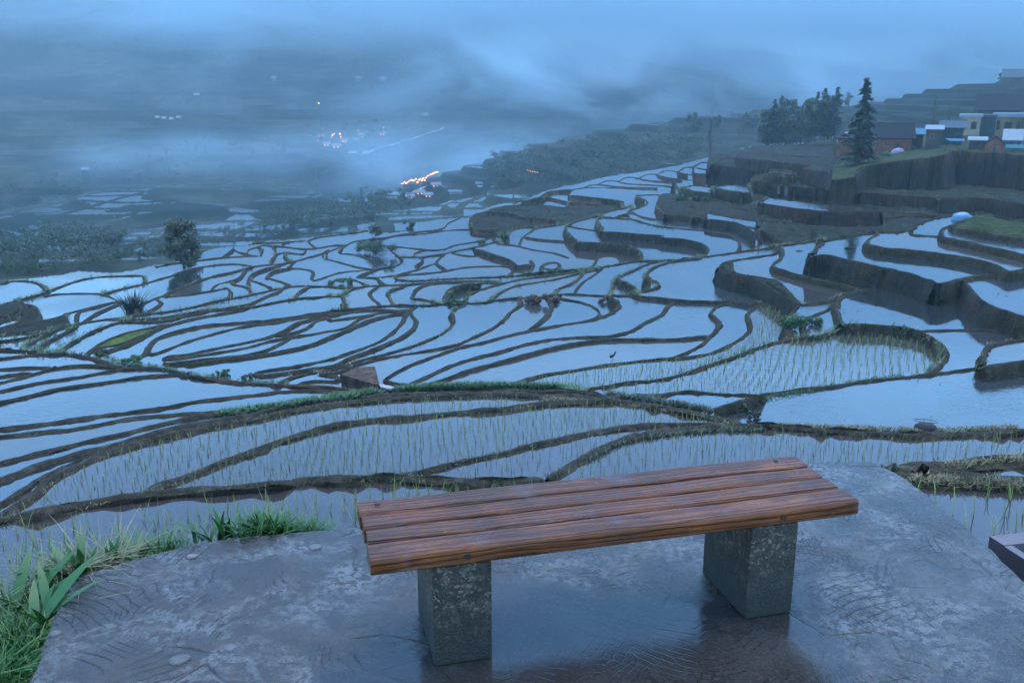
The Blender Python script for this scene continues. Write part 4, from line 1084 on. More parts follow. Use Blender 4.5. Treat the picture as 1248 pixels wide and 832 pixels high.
def house(name, label, x0, x1, yb, z, hpx, dep, wall, roof, kind='gable', rpx=6, over=.25, wins=(), door=None, p=None, cat='house', rot=0, base=None, group=None):
    if p is None: q = U((x0 + x1) / 2, yb, z); p = Vector((q[0], q[1], z))
    k = kk(p); w = (x1 - x0) * k * math.cos(math.atan2(p.x, p.y)); h = hpx * k; rh = rpx * k; a = -math.atan2(p.x, p.y) + rot
    o = empty(name, (p.x, p.y, p.z), a, label, cat, group)
    mb = MB(); sk = .6; mb.box((0, dep / 2, (h - sk) / 2), (w, dep, h + sk)); wl = mb.build('wall', MW[wall], o)
    if base:
        mb = MB(); bh = base[0] * k; mb.box((0, dep / 2, bh / 2 - .05), (w + .12, dep + .12, bh)); mb.build('plinth', MW[base[1]], o)
    mb = MB(); hw = w / 2 + over; t_ = .12
    if kind == 'gable':      # ridge parallel to the front
        pr = [(-over, h - .02 - rh * over / (dep / 2)), (dep / 2, h + rh), (dep + over, h - .02 - rh * over / (dep / 2))]
        vs = [(sx_ * hw, y_, z_ + dz_) for sx_ in (-1, 1) for dz_ in (0, t_) for y_, z_ in pr]
        mb.add(vs, [(0, 1, 7, 6), (1, 2, 8, 7), (3, 9, 10, 4), (4, 10, 11, 5), (0, 3, 4, 1), (1, 4, 5, 2), (6, 7, 10, 9), (7, 8, 11, 10), (0, 6, 9, 3), (2, 5, 11, 8)])
        for sx_ in (-1, 1): 
            g = MB(); g.add([(sx_ * (w / 2 - .02), 0, h - .01), (sx_ * (w / 2 - .02), dep, h - .01), (sx_ * (w / 2 - .02), dep / 2, h + rh - .03), (sx_ * (w / 2 - .14), 0, h - .01), (sx_ * (w / 2 - .14), dep, h - .01), (sx_ * (w / 2 - .14), dep / 2, h + rh - .03)], [(0, 1, 2), (3, 5, 4), (0, 2, 5, 3), (1, 4, 5, 2)])
            g.build('gable', MW[wall], o)
    elif kind == 'end':      # gable towards the viewer
        e_ = over; sl = rh / (w / 2)
        pr = [(-w / 2 - e_, h - .02 - sl * e_), (0, h + rh), (w / 2 + e_, h - .02 - sl * e_)]
        vs = [(x_, y_, z_ + dz_) for y_ in (-over, dep + over) for dz_ in (0, t_) for x_, z_ in pr]
        mb.add(vs, [(0, 1, 7, 6), (1, 2, 8, 7), (3, 9, 10, 4), (4, 10, 11, 5), (0, 3, 4, 1), (1, 4, 5, 2), (6, 7, 10, 9), (7, 8, 11, 10), (0, 6, 9, 3), (2, 5, 11, 8)])
        g = MB(); g.add([(-w / 2, .02, h - .01), (w / 2, .02, h - .01), (0, .02, h + rh - .03), (-w / 2, .2, h - .01), (w / 2, .2, h - .01), (0, .2, h + rh - .03)], [(0, 1, 2), (3, 5, 4), (0, 2, 5, 3), (1, 4, 5, 2)]); g.build('gable', MW[wall], o)
    elif kind == 'shed':
        vs = [(sx_ * hw, y_, z_ + dz_) for sx_ in (-1, 1) for dz_ in (0, t_) for y_, z_ in ((-over, h + .01), (dep + over, h + rh))]
        mb.add(vs, [(0, 1, 5, 4), (2, 6, 7, 3), (0, 4, 6, 2), (1, 3, 7, 5), (0, 2, 3, 1), (4, 5, 7, 6)])
    else: mb.box((0, dep / 2, h + rh / 2 + .01), (w + 2 * over, dep + 2 * over, max(.15, rh)))
    rf = mb.build('roof', MR[roof], o)
    if kind == 'gable' and roof in ('dark', 'slate'):
        mb = MB(); mb.tube([(-hw, dep / 2, h + rh + t_ + .02), (hw, dep / 2, h + rh + t_ + .02)], .09, 6); mb.build('ridge_tile', MR['slate'], rf)
    for (u, v_, ww, hh) in wins:
        cx = (u - .5) * w; cz = v_ * h; W_, H_ = ww * w, hh * h
        mb = MB()
        for sx_ in (-1, 1): mb.box((cx + sx_ * (W_ / 2), -.03, cz), (.09, .1, H_ + .18))
        for sz in (-1, 1): mb.box((cx, -.032, cz + sz * (H_ / 2 + .04)), (W_ - .09, .1, .09))
        f = mb.build('window', MAT_FRAME, o); g = MB(); g.box((cx, -.004, cz), (W_ - .09, .02, H_ - .01)); g.build('pane', MAT_GLASS, f)
    if door:
        u, ww, hh = door; g = MB(); g.box(((u - .5) * w, -.03, hh * h / 2), (ww * w, .08, hh * h)); g.build('door', MW['dark'], o)
    return o
z1, z2, z3 = VZ, zvil(1081), zvil(1035)
house('brick_house', 'long red brick house with dark gabled roof behind the tall conifer', 1052, 1110, 186, z2 + .2, 19, 6, 'brick', 'dark', 'gable', 15, .5, [(.2, .55, .06, .25), (.45, .55, .06, .25)], (.7, .05, .6), cat='house', rot=.12)
house('brick_outhouse', 'low red brick annexe left of the tall conifer', 1019, 1050, 189, z3 + .3, 19, 4, 'brick', 'dark', 'shed', 4, .25, [(.3, .6, .1, .2)])
house('shed', 'brown walled shed with a bright blue tin roof', 1106, 1124, 177, z1 + .1, 12, 4, 'brown', 'blue', 'shed', 6, .3, (), (.5, .2, .8), cat='shed')
house('hut', 'narrow brown hut with a small white roof', 1127, 1146, 181, z1, 22, 3.5, 'brown', 'white', 'shed', 4, .25, [(.4, .65, .2, .2)], (.7, .2, .5), cat='hut')
house('barn', 'dark barn with a grey green roof left of the cream house', 1145, 1172, 178, z1, 22, 6, 'dark', 'slate', 'gable', 7, .4, (), (.3, .2, .5), cat='barn')
house('cream_house', 'two storey cream house with white flat roof and brown ground floor', 1168, 1192, 172, z1, 28, 5, 'cream', 'white', 'flat', 3.5, .3, [(.2, .65, .1, .36), (.68, .66, .3, .3)], None, base=(7, 'brick'))
house('tall_shed', 'tall windowless dark green building right of the cream house', 1193, 1211, 171, z1, 28, 6, 'dark', 'slate', 'flat', 2, .15, (), (.5, .3, .3), cat='building')
house('large_barn', 'biggest dark gabled barn at the back of the village', 1188, 1240, 159, z1 + 1.2, 24, 9, 'dark', 'dark', 'gable', 17, .6, [(.3, .5, .08, .2), (.7, .5, .08, .2)], cat='barn', p=Vector(U(1214, 160, z1) + (z1 + .4,)))
house('open_house', 'orange cream house with open dark bays and pale blue flat roof', 1209, 1243, 168, z1, 24, 5, 'orange', 'white', 'flat', 5, .35, [(.16, .62, .14, .45), (.52, .6, .3, .36), (.87, .62, .14, .4)])
house('open_house', 'orange walled house cut by the right edge of the village', 1246, 1275, 170, z1, 26, 5, 'orange', 'white', 'flat', 3, .3, [(.3, .6, .2, .4)])
house('brick_hut', 'small brick hut with its gable end facing the terraces', 1200, 1222, 187, z1, 12, 3, 'brick', 'dark', 'end', 8, .18, (), (.5, .16, .6), cat='hut')
house('lean_to', 'open lean-to under a pale blue sloping roof beside the brick hut', 1222, 1243, 182, z1, 10, 3.5, 'grey', 'white', 'shed', 12, .25, (), (.3, .3, .8), cat='shed')
house('low_shed', 'low teal roofed shed at the right end of the wall top', 1226, 1262, 188, z1, 6, 2.5, 'grey', 'green', 'shed', 3, .2, (), (.2, .1, .8), cat='shed')
house('low_house', 'low brown outbuilding with a pale strip roof below the cream house', 1180, 1200, 184, z1, 12, 3, 'brown', 'white', 'shed', 3, .25, (), (.4, .2, .8), cat='shed')
# a frame stall with blue sheet
q = Vector(U(1164, 186, z1) + (z1,)); o = empty('stall', q, 0, 'pale post frame stall with a light blue sheet on top', 'stall')
for sx_ in (-.7, .7):
    for sy_ in (0, 1.2): m_ = MB(); m_.tube([(sx_, sy_, -.3), (sx_, sy_, 1.5)], .05, 6); m_.build('post', MW['grey'], o)
m_ = MB(); m_.add([(-.9, -.1, 1.45), (.9, -.1, 1.4), (1.7, 1.4, 1.62), (-.9, 1.4, 1.68), (-.9, -.1, 1.5), (.9, -.1, 1.45), (1.7, 1.4, 1.67), (-.9, 1.4, 1.73)], [(0, 3, 2, 1), (4, 5, 6, 7), (0, 1, 5, 4), (1, 2, 6, 5), (2, 3, 7, 6), (3, 0, 4, 7)]); m_.build('sheet', MR['blue'], o)
def lump(name, p, rx, ry, h, mat, label, cat, seed=1, kind=None):
    rs_ = random.Random(seed); mb = MB(); n, m = 16, 7
    for k in range(m):
        f = k / (m - 1) * math.pi / 2
        for q_ in range(n):
            a = q_ * 2 * math.pi / n; w = 1 + .16 * math.sin(2 * a + seed) + rs_.uniform(-.1, .1); mb.v.append((rx * w * math.cos(a) * math.cos(f * .96), ry * w * math.sin(a) * math.cos(f * .96), h * math.sin(f) * (1 + rs_.uniform(-.1, .1)) - .12 * (k == 0)))
    for k in range(m - 1):
        for q_ in range(n): mb.f.append((k * n + q_, k * n + (q_ + 1) % n, (k + 1) * n + (q_ + 1) % n, (k + 1) * n + q_))
    mb.f.append(tuple((m - 1) * n + q_ for q_ in range(n)))
    o = mb.build(name, mat, None, smooth=True); o.location = p; tag(o, label, cat); return o
MAT_MAUVE = simple('mauve_cloth', (.30, .22, .30), .7, .15, 3); MAT_TARP = simple('blue_tarp', (.09, .21, .30), .3, .2, 3)
lump('covered_pile', near_pt(1094, 187), .8, .6, .75, MAT_MAUVE, 'mauve cloth covered heap in front of the brick house', 'heap', 2)
lump('dark_pile', near_pt(1112, 183), .7, .5, .7, MW['dark'], 'dark heap of goods beside the mauve covered heap', 'heap', 5)
lump('tarpaulin', near_pt(1172, 268) + Vector((0, 0, .1)), .75, .6, .55, MAT_TARP, 'bright blue tarpaulin mound at the corner of the green terrace', 'tarpaulin', 3)
# ridge-top houses
for (x0, x1, yb, hp, rp, lb) in ((1180, 1214, 98, 5.5, 9, 'dark roofed house with a pale wall on the right hand ridge'), (1222, 1246, 100, 7, 8, 'dark house at the right end of the ridge top')):
    p = far_hit((x0 + x1) / 2, yb + 1)
    if p: house('ridge_house', lb, x0, x1, yb, 0, hp, 7, 'cream' if x0 < 1200 else 'brown', 'slate', 'gable', rp, .7, [(.3, .5, .1, .4), (.6, .5, .1, .4)], p=p)
# fence rail along the yard in front of the brick house
# ------------------------------------------------------------------ trees
zt = CH - 8.8; p = near_pt(1047, 201); p.z -= .3
conifer('conifer', p, 104 * kk(p), 2.35, 3, 'tall dark conifer standing at the edge of the village wall', layers=27, per=11, n_leaf=26, top_pow=.95)
for (px, py, h_, r_, sd, lb) in ((1135, 168, 44, .75, 4, 'taller slim cypress behind the white roofed hut'), (1154, 166, 30, .75, 5, 'shorter slim cypress behind the dark barn')):
    q = U(px, py, VZ); conifer('cypress', Vector((q[0], q[1], VZ)), h_ * math.hypot(*q) / F, r_, sd, lb, narrow=True, layers=18, per=9, n_leaf=12, cat='tree')
rg2 = random.Random(5)
for k, (px, h_) in enumerate(((934, 44), (941, 54), (949, 58), (957, 56), (966, 54), (975, 46), (984, 50), (992, 54), (1000, 58), (1008, 52), (1016, 60), (925, 24), (937, 40), (953, 46), (970, 44), (988, 46), (1004, 50), (1012, 46))):
    p = far_hit(px, 177 + rg2.uniform(-2, 1))
    if not p: continue
    h = h_ * kk(p)
    if k % 3 == 0: tree('grove_tree', p, h, h * .32, 1500, .3, 30 + k, MAT_LEAF, 'bushy dark tree in the misty grove left of the tall conifer', group='bushy trees of the misty grove', clumps=24, cb=.08)
    else: conifer('grove_conifer', p, h, h * .27, 40 + k, 'dim conifer in the misty grove left of the tall conifer', 'conifers of the misty grove', layers=20, per=9, n_leaf=10)
for k, (px, py, h_, kind, lb) in enumerate(((1126, 104, 9, 't', 'round ridge tree nearest left of the leaning ridge cypress'), (1132, 104, 14, 'c', 'leaning dark cypress on the right ridge'), (1138, 104, 14, 'c', 'cypress on the ridge right beside the leaning one'), (1160, 100, 17, 'c', 'pointed tree left of the pale walled ridge house'), (1172, 99, 8, 't', 'low bushy tree touching the pale walled ridge house'), (1150, 101, 7, 't', 'low round tree midway along the right ridge'), (1100, 110, 6, 't', 'small bush left on the sloping ridge'), (1085, 114, 6, 't', 'small bush on the ridge above the brick house'), (1069, 120, 13, 'c', 'thin tree on the ridge just right of the tall conifer top'), (1034, 132, 18, 't', 'bushy tree on the ridge just left of the tall conifer'), (1026, 134, 12, 't', 'lower bush at the left foot of the ridge'), (1219, 98, 9, 't', 'bush between the two ridge houses'))):
    p = far_hit(px, py)
    if not p: continue
    h = h_ * kk(p)
    if kind == 'c': conifer('ridge_tree', p, h, h * .22, 60 + k, lb, layers=10, per=6, n_leaf=6)
    else: tree('ridge_bush', p, h, h * .5, 260, .35, 60 + k, MAT_LEAF, lb, cat='tree', clumps=8, cb=.15)
for k, (px, py, h_, kind) in enumerate(((835, 158, 13, 'c'), (842, 158, 17, 't'), (850, 157, 17, 't'), (862, 156, 10, 'c'), (874, 154, 11, 't'), (886, 152, 12, 'c'), (893, 151, 17, 'c'), (900, 151, 15, 'c'), (908, 151, 14, 't'), (920, 152, 12, 't'))):
    p = far_hit(px, py)
    if not p: continue
    h = h_ * kk(p)
    if kind == 'c': conifer('spur_conifer', p, h, h * .2, 80 + k, 'faint pointed tree on the crest of the misty spur', 'pointed trees on the misty spur', layers=9, per=6, n_leaf=6)
    else: tree('spur_tree', p, h, h * .5, 240, .5, 80 + k, MAT_LEAF, 'faint rounded tree on the crest of the misty spur', group='rounded trees on the misty spur', clumps=8, cb=.1)
p = near_pt(224, 326); tree('round_tree', p, 61 * kk(p), 27 * kk(p), 9000, .11, 12, MAT_OLIVE, 'lone round crowned tree at the far edge of the left paddies', clumps=40, cb=.12)
p = near_pt(457, 293); tree('bush', p, 20 * kk(p), 9 * kk(p), 900, .10, 13, MAT_LEAF, 'dark upright bush at the far edge of the middle paddies', 'bush', clumps=9, cb=.05, trunk=False)
p = near_pt(500, 279); tree('bush', p, 11 * kk(p), 10 * kk(p), 600, .12, 23, MAT_LEAF, 'low grey green bush left of the far middle walls', 'bush', clumps=7, cb=.02, trunk=False)
def blades(mb, n, h, spread, rs_, w=.006, lean=.5, curl=1.0, seg=4, base=.04):
    for k in range(n):
        a = rs_.uniform(0, 6.28); l = h * rs_.uniform(.55, 1.1); le = lean * rs_.uniform(.2, 1.1); bx_, by_ = rs_.gauss(0, base), rs_.gauss(0, base); dx, dy = math.cos(a), math.sin(a); px_, py_ = -dy, dx; ww = w * rs_.uniform(.6, 1.3); vs = []
        for s_ in range(seg + 1):
            f = s_ / seg; o_ = l * (le * f + curl * .35 * f * f * le * 2); z_ = l * (f - .45 * curl * le * f * f); k_ = ww * (1 - f ** 2.2) * (.7 + .6 * f) if f < 1 else .0006
            vs += [(bx_ + dx * o_ - px_ * k_, by_ + dy * o_ - py_ * k_, z_), (bx_ + dx * o_ + px_ * k_, by_ + dy * o_ + py_ * k_, z_ + k_ * .3)]
        mb.add(vs, [(2 * i, 2 * i + 1, 2 * i + 3, 2 * i + 2) for i in range(seg)])
rb = random.Random(9)
p = near_pt(163, 384); m_ = MB(); k_ = kk(p); blades(m_, 170, 32 * k_, 0, rb, .05, .75, .5, 4, .22); o = m_.build('spiky_shrub', MAT_NEEDLE); o.location = p; tag(o, 'dark spiky shrub with stiff upright leaves between the left paddies', 'shrub')
p = near_pt(614, 293); m_ = MB(); k_ = kk(p); blades(m_, 90, 13 * k_, 0, rb, .05, .8, .6, 3, .15); o = m_.build('spiky_tuft', MAT_SHRUB); o.location = p; tag(o, 'small spiky green tuft on the bank between far middle paddies', 'plant')
p = near_pt(587, 297); m_ = MB(); blades(m_, 60, 8 * k_, 0, rb, .05, .8, .6, 3, .2); o = m_.build('spiky_tuft', MAT_SHRUB); o.location = p; tag(o, 'lower green tuft just left of the spiky tuft on the same bank', 'plant')
def bushrow(name, px, py, wpx, hpx, n, size, mat, label, cat='bush', seed=1, dep=.6):
    p = near_pt(px, py); k = kk(p); rs_ = np.random.RandomState(seed); a = -math.atan2(p.x, p.y); cs = []
    for q_ in range(max(4, int(wpx / hpx * 4))): cs.append((rs_.uniform(-.5, .5) * wpx * k, rs_.uniform(0, dep), hpx * k * rs_.uniform(.15, .6), hpx * k * rs_.uniform(.3, .5)))
    V, Q = leaf_cloud(cs, n, size, rs_); o = mesh_np(name, V, Q, mat); o.location = p; o.rotation_euler = (0, 0, a); tag(o, label, cat); return o
bushrow('rust_bush', 655, 371, 27, 16, 1500, .07, MAT_RUSTLEAF, 'rust brown bush on the knob of the middle bank', seed=2)
bushrow('rust_bush', 676, 369, 10, 10, 500, .06, MAT_RUSTLEAF, 'smaller rust brown bush right of the larger rust one', seed=3)
bushrow('rust_bush', 740, 370, 16, 9, 500, .06, MAT_RUSTLEAF, 'rust brown tuft on the curled bank end', seed=4)
bushrow('green_bush', 560, 372, 24, 7, 700, .06, MAT_SHRUB, 'low green bush on the long middle bank', seed=5)
bushrow('green_bush', 968, 404, 22, 26, 1500, .06, MAT_SHRUB, 'leafy green bush spilling beside the right hand rice paddy', seed=6)
bushrow('rust_bush', 962, 402, 12, 20, 500, .06, MAT_RUSTLEAF, 'reddish growth at the left of the leafy green bush', seed=16)
bushrow('green_bush', 992, 398, 14, 14, 500, .06, MAT_SHRUB, 'dark green bush right of the leafy green bush', seed=17)
bushrow('dark_shrub', 466, 312, 28, 24, 1800, .08, MAT_LEAF, 'dark shrub thicket on the stepped middle terrace', seed=7)
bushrow('green_bush', 442, 308, 18, 16, 900, .08, MAT_SHRUB, 'bright green bush left of the dark shrub thicket', seed=8)
bushrow('dark_shrub', 415, 347, 26, 9, 900, .07, MAT_SHRUB, 'dark green scrub on a tongue of bank', seed=9)
bushrow('dark_shrub', 475, 327, 12, 7, 300, .06, MAT_LEAF, 'low scrub at the foot of the stepped terrace', seed=10)
bushrow('dark_shrub', 843, 246, 34, 11, 900, .14, MAT_LEAF, 'dark scrub over the red cliff left of the curved terraces', seed=11, dep=1.5)
bushrow('dark_shrub', 1010, 241, 22, 9, 500, .10, MAT_SHRUB, 'leafy scrub on the red wall below the tall conifer', seed=12)
bushrow('dark_shrub', 1072, 193, 24, 10, 900, .09, MAT_SHRUB, 'round green shrub in front of the long brick house', seed=13)
bushrow('dark_shrub', 1098, 197, 16, 8, 500, .08, MAT_LEAF, 'dark shrub below the mauve covered heap', seed=14)
bushrow('dark_shrub', 895, 502, 24, 12, 1200, .05, MAT_SHRUB, 'green bush at the bank junction above the bench', seed=15)
bushrow('dark_shrub', 918, 512, 16, 8, 600, .05, MAT_LEAF, 'dark bush right of the bank junction bush', seed=18)
bushrow('dark_shrub', 870, 505, 22, 9, 700, .05, MAT_OLIVE, 'olive green scrub left of the bank junction bush', seed=19)
bushrow('green_bush', 162, 443, 22, 9, 900, .05, MAT_SHRUB, 'bright green bush where the left banks meet', seed=20)
bushrow('dark_shrub', 124, 434, 14, 8, 500, .05, MAT_LEAF, 'dark green bush left of the bright one on the bank', seed=21)
bushrow('dark_shrub', 302, 464, 14, 8, 500, .05, MAT_OLIVE, 'pale green bush at the junction of the middle left banks', seed=22)
bushrow('dark_shrub', 268, 459, 22, 6, 500, .05, MAT_SHRUB, 'green scrub along the bank left of the pale green bush', seed=24)
# weeds along the long bank
def weeds(pts, n, h, mat, label, seed):
    rs_ = random.Random(seed); mb = MB(); c = crom(pts)
    for k in range(n):
        q = c[rs_.randrange(len(c))]; p = near_pt(q[0] + rs_.uniform(-2, 2), q[1] + rs_.uniform(-2.5, 1.5)); 
        b0 = len(mb.v); blades(mb, 6, h, 0, rs_, .007 + h * .05, .9, .7, 2, .06); mb.v[b0:] = [(v_[0] + p.x, v_[1] + p.y, v_[2] + p.z + .02) for v_ in mb.v[b0:]]
    o = mb.build('weeds', mat); tag(o, label, 'weeds', kind='stuff')
weeds([(425, 487), (480, 478), (540, 474), (600, 473), (660, 474), (705, 477)], 900, .30, MAT_SHRUB, 'leafy weeds along the crest of the long middle bank', 1)
weeds([(270, 507), (330, 499), (390, 490), (430, 484)], 380, .26, MAT_SHRUB, 'grassy weeds along the left part of the long bank', 2)
weeds([(740, 482), (790, 490), (840, 498), (880, 506)], 260, .22, MAT_OLIVE, 'mossy weeds on the bank right of the long weeds', 3)
weeds([(900, 493), (950, 484), (1020, 470), (1100, 459)], 220, .10, MAT_SHRUB, 'fine grass on the bank edge of the right hand rice paddy', 4)
weeds([(120, 432), (150, 443), (180, 447), (240, 458), (300, 466), (350, 468)], 240, .16, MAT_SHRUB, 'short weeds on the bank crossing the left paddies', 5)
weeds([(940, 519), (1040, 523), (1140, 526), (1240, 522)], 420, .14, MAT_GRASS2, 'dry stubble along the bank behind the bench', 6)
weeds([(1100, 575), (1160, 569), (1248, 560)], 500, .12, MAT_GRASS2, 'straw lying on the bank at the right of the slab', 7)
weeds([(1120, 590), (1180, 592), (1248, 597)], 500, .12, MAT_GRASS2, 'straw lying on the nearer right bank', 8)
weeds([(660, 487), (720, 489), (790, 497), (860, 509)], 260, .10, MAT_GRASS2, 'dry grass on the middle bank crest', 9)
weeds([(712, 562), (760, 540), (840, 527), (930, 524)], 420, .10, MAT_OLIVE, 'short green growth on the bank nearest the bench', 10)
for k, (i_, n_) in enumerate(((0, 420), (1, 360), (6, 420), (7, 300), (9, 360), (10, 240))):
    c_ = curves[i_]; c_ = c_[(c_[:, 0] > -10) & (c_[:, 0] < 1258)]; weeds([tuple(q_) for q_ in c_[::max(1, len(c_) // 14)]], n_, .085, MAT_OLIVE if k % 2 else MAT_GRASS2, ('short olive growth', 'dry grass')[(k + 1) % 2] + ' on a near paddy bank', 30 + k)
def wall_weeds(sel, per_m, h, mat, label, seed, wface=True, cap=5000):
    rs_ = random.Random(seed); mb = MB(); n = 0
    for (x, y, top, w, nx, ny, da, db, mx, my, d0) in BANKS:
        if not sel(mx, my, max(da.mean(), db.mean())): continue
        L = float(np.hypot(np.diff(x), np.diff(y)).sum())
        for _ in range(int(L * per_m * (.5 + max(da.mean(), db.mean())))):
            i = rs_.randrange(len(x)); px_, py_ = P(x[i], y[i], top[i])
            if not (-10 < px_ < 1258) or n > cap: continue
            s_ = 1 if da[i] > db[i] else -1; dd = max(da[i], db[i]); f = rs_.random() ** 2 if (wface and dd > .3) else 0
            o_ = s_ * (w[i] * (1 if f > 0 else rs_.uniform(-1, 1)) + .2 * dd * f + .03); z_ = top[i] - f * (dd + .1) * .9 - .03
            b0 = len(mb.v); blades(mb, 4, h * rs_.uniform(.6, 1.5), 0, rs_, h * .07, 1.0, .9, 2, h * .3); n += 1
            mb.v[b0:] = [(v_[0] + x[i] + nx[i] * o_, v_[1] + y[i] + ny[i] * o_, v_[2] + z_) for v_ in mb.v[b0:]]
    o = mb.build('bank_weeds', mat); tag(o, label, 'weeds', kind='stuff')
wall_weeds(lambda mx, my, d: d > .45 and my < 460, 5, .30, MAT_SHRUB, 'dark weeds hanging on the terrace walls', 1)
wall_weeds(lambda mx, my, d: d > .3 and my < 460, 3, .22, MAT_GRASS2, 'dry grass on the terrace walls', 2)
wall_weeds(lambda mx, my, d: my > 300, 1.6, .11, MAT_OLIVE, 'short grass fringing the paddy banks', 3, False, 7000)
# rough growth over the dry fields and slopes
rs_ = random.Random(77); kk_, jj_ = np.where(same & (typ[tc[0]] == tn.index('soil')) & (rr[:-1, None] < 190)); mb = MB()
ar_ = rr[kk_] * (rr[kk_ + 1] - rr[kk_]); pr_ = ar_ / ar_.sum(); pick = np.random.RandomState(5).choice(len(kk_), 5200, p=pr_)
for i in pick:
    k_, j_ = kk_[i], jj_[i]; x_, y_ = gx[k_, j_], gy[k_, j_]; px_, py_ = P(x_, y_, ZG[k_, j_])
    if not (-20 < px_ < 1268): continue
    if vnoise(np.array(x_ / 6), np.array(y_ / 6), 31) < .42: continue
    b0 = len(mb.v); blades(mb, 4, rs_.uniform(.15, .5), 0, rs_, .035, 1.0, .9, 2, .12); mb.v[b0:] = [(v_[0] + x_, v_[1] + y_, v_[2] + ZG[k_, j_] - .05) for v_ in mb.v[b0:]]
tag(mb.build('field_weeds', MAT_LEAF), 'dark rough weeds over the dry terraces on the right', 'weeds', kind='stuff')
# clay platform, clods, bird
p0 = near_pt(440, 460); zz = p0.z + .1; top = [Vector(U(*q, zz + .42) + (zz + .42,)) for q in ((415, 456), (434, 447), (457, 446), (463, 467))]
m_ = MB(); lo = [v_ + Vector((0, 0, -.75)) for v_ in top]; m_.add([tuple(v_ + Vector((0, 0, -.1 * (i == 3)))) for i, v_ in enumerate(top)] + [tuple(v_) for v_ in lo], [(0, 3, 2, 1), (4, 5, 6, 7), (0, 4, 7, 3), (3, 7, 6, 2), (2, 6, 5, 1), (1, 5, 4, 0)])
o = m_.build('clay_block', MAT_CLAY, None, bevel=.05); tag(o, 'bare pinkish brown clay block with sloping top amid the weeds', 'clay block')
a_, b_ = Vector(U(430, 464, zz + .16) + (zz + .16,)), Vector(U(478, 474, zz + .12) + (zz + .12,)); m_ = MB(); dr_ = (b_ - a_); m_.box(((a_ + b_) / 2), (dr_.length, .32, .10), math.atan2(dr_.y, dr_.x)); o = m_.build('stone_channel', simple('pale_slab', (.32, .29, .31), .6, .15, 3), None, bevel=.02); tag(o, 'pale narrow stone slab leading from the clay block', 'stone slab')
lump('soil_heap', near_pt(1128, 524) + Vector((0, 0, .05)), .40, .25, .22, simple('dark_mud', (.02, .014, .014), .7, .3, 8), 'dark mud heap on the far side of the bank behind the bench', 'mud heap', 4)
lump('soil_heap', near_pt(1036, 303), .40, .3, .12, MAT_RED, 'low reddish mud clod in the curved right paddy', 'mud heap', 6)
lump('soil_heap', near_pt(974, 306), .25, .2, .08, MW['dark'], 'tiny dark mud clod in the paddy left of the reddish clod', 'mud heap', 7)
m_ = MB(); p = near_pt(1128, 513); m_.tube([p + Vector((-.35, .15, .03)), p + Vector((0, .02, .06)), p + Vector((.38, -.12, .03))], [.012, .016, .008], 5); o = m_.build('stick', MAT_BARK); tag(o, 'thin dark stick floating in the big right paddy', 'stick')
p = near_pt(746, 439); k_ = kk(p); o = empty('bird', p, .6, 'small dark bird standing in the still paddy above the bench', 'bird')
m_ = MB(); n_ = 12
for i in range(9):
    f = i / 8; x_ = (-.5 + f) * .34; r_ = .085 * math.sin(math.pi * min(1, f * .9 + .08)) ** .8
    for q_ in range(n_): a = q_ * 2 * math.pi / n_; m_.v.append((x_, r_ * math.cos(a) * .85, .21 + r_ * math.sin(a) + .06 * f * f))
for i in range(8):
    for q_ in range(n_): m_.f.append((i * n_ + q_, i * n_ + (q_ + 1) % n_, (i + 1) * n_ + (q_ + 1) % n_, (i + 1) * n_ + q_))
m_.f.append(tuple(range(n_))[::-1]); m_.f.append(tuple(8 * n_ + q_ for q_ in range(n_)))
m_.tube([(.12, 0, .26), (.17, 0, .33), (.18, 0, .38)], [.05, .032, .03], 8); m_.tube([(.165, 0, .385), (.215, 0, .39), (.27, 0, .375)], [.034, .03, .006], 8)
MAT_BIRD = simple('dark_feather', (.012, .016, .016), .6, .3, 20); m_.build('body', MAT_BIRD, o, smooth=True)
for sy_ in (-.03, .03): m_ = MB(); m_.tube([(0, sy_, .17), (.015, sy_, .08), (0, sy_, -.03)], .008, 5); m_.build('leg', MAT_BIRD, o)
# ------------------------------------------------------------------ lights across the valley, roads, far houses
E_WARM = emis('lamp_glow', (1.0, .29, .06), 1.5); E_WARM2 = emis('window_glow', (1.0, .42, .13), .8)
MAT_ROAD = simple('pale_road', (.2, .21, .22), .6, .1, .3)
def sphere(mb, c, r, n=8):
    rows = [(0, 0, -r)]; b0 = len(mb.v)
    for i in range(1, 5):
        f = -math.pi / 2 + math.pi * i / 5
        for q_ in range(n): mb.v.append((c[0] + r * math.cos(f) * math.cos(q_ * 2 * math.pi / n), c[1] + r * math.cos(f) * math.sin(q_ * 2 * math.pi / n), c[2] + r * math.sin(f)))
    for i in range(3):
        for q_ in range(n): mb.f.append((b0 + i * n + q_, b0 + i * n + (q_ + 1) % n, b0 + (i + 1) * n + (q_ + 1) % n, b0 + (i + 1) * n + q_))
    mb.f.append(tuple(b0 + q_ for q_ in range(n))[::-1]); mb.f.append(tuple(b0 + 3 * n + q_ for q_ in range(n)))
def lamp(px, py, rpx, label, group):
    p = far_hit(px, py)
    if p is None: return
    k = kk(p); o = empty('street_lamp', p, 0, label, 'street lamp', group)
    m_ = MB(); m_.tube([(0, 0, -.5), (0, 0, 3.6), (0, -.5, 4.1)], [.09, .06, .05], 6); m_.build('pole', MW['dark'], o)
    m_ = MB(); sphere(m_, (0, -.6, 3.95), rpx * k); m_.build('lamp_head', E_WARM, o, smooth=True)
L1 = 'warm street lamp in the lit hamlet across the foggy valley'; G1 = 'street lamps of the far hamlet'
for (x, y, r_) in ((406, 175, .8), (408, 172, .6), (415, 173, .9), (416, 177, .6), (404, 177, .5), (388, 181, .45), (395, 166, .4), (437, 168, .5), (468, 166, .5), (471, 165, .4)): lamp(x, y, r_, L1, G1)
lamp(389, 133, .8, 'single warm lamp high on the foggy mountainside', None)
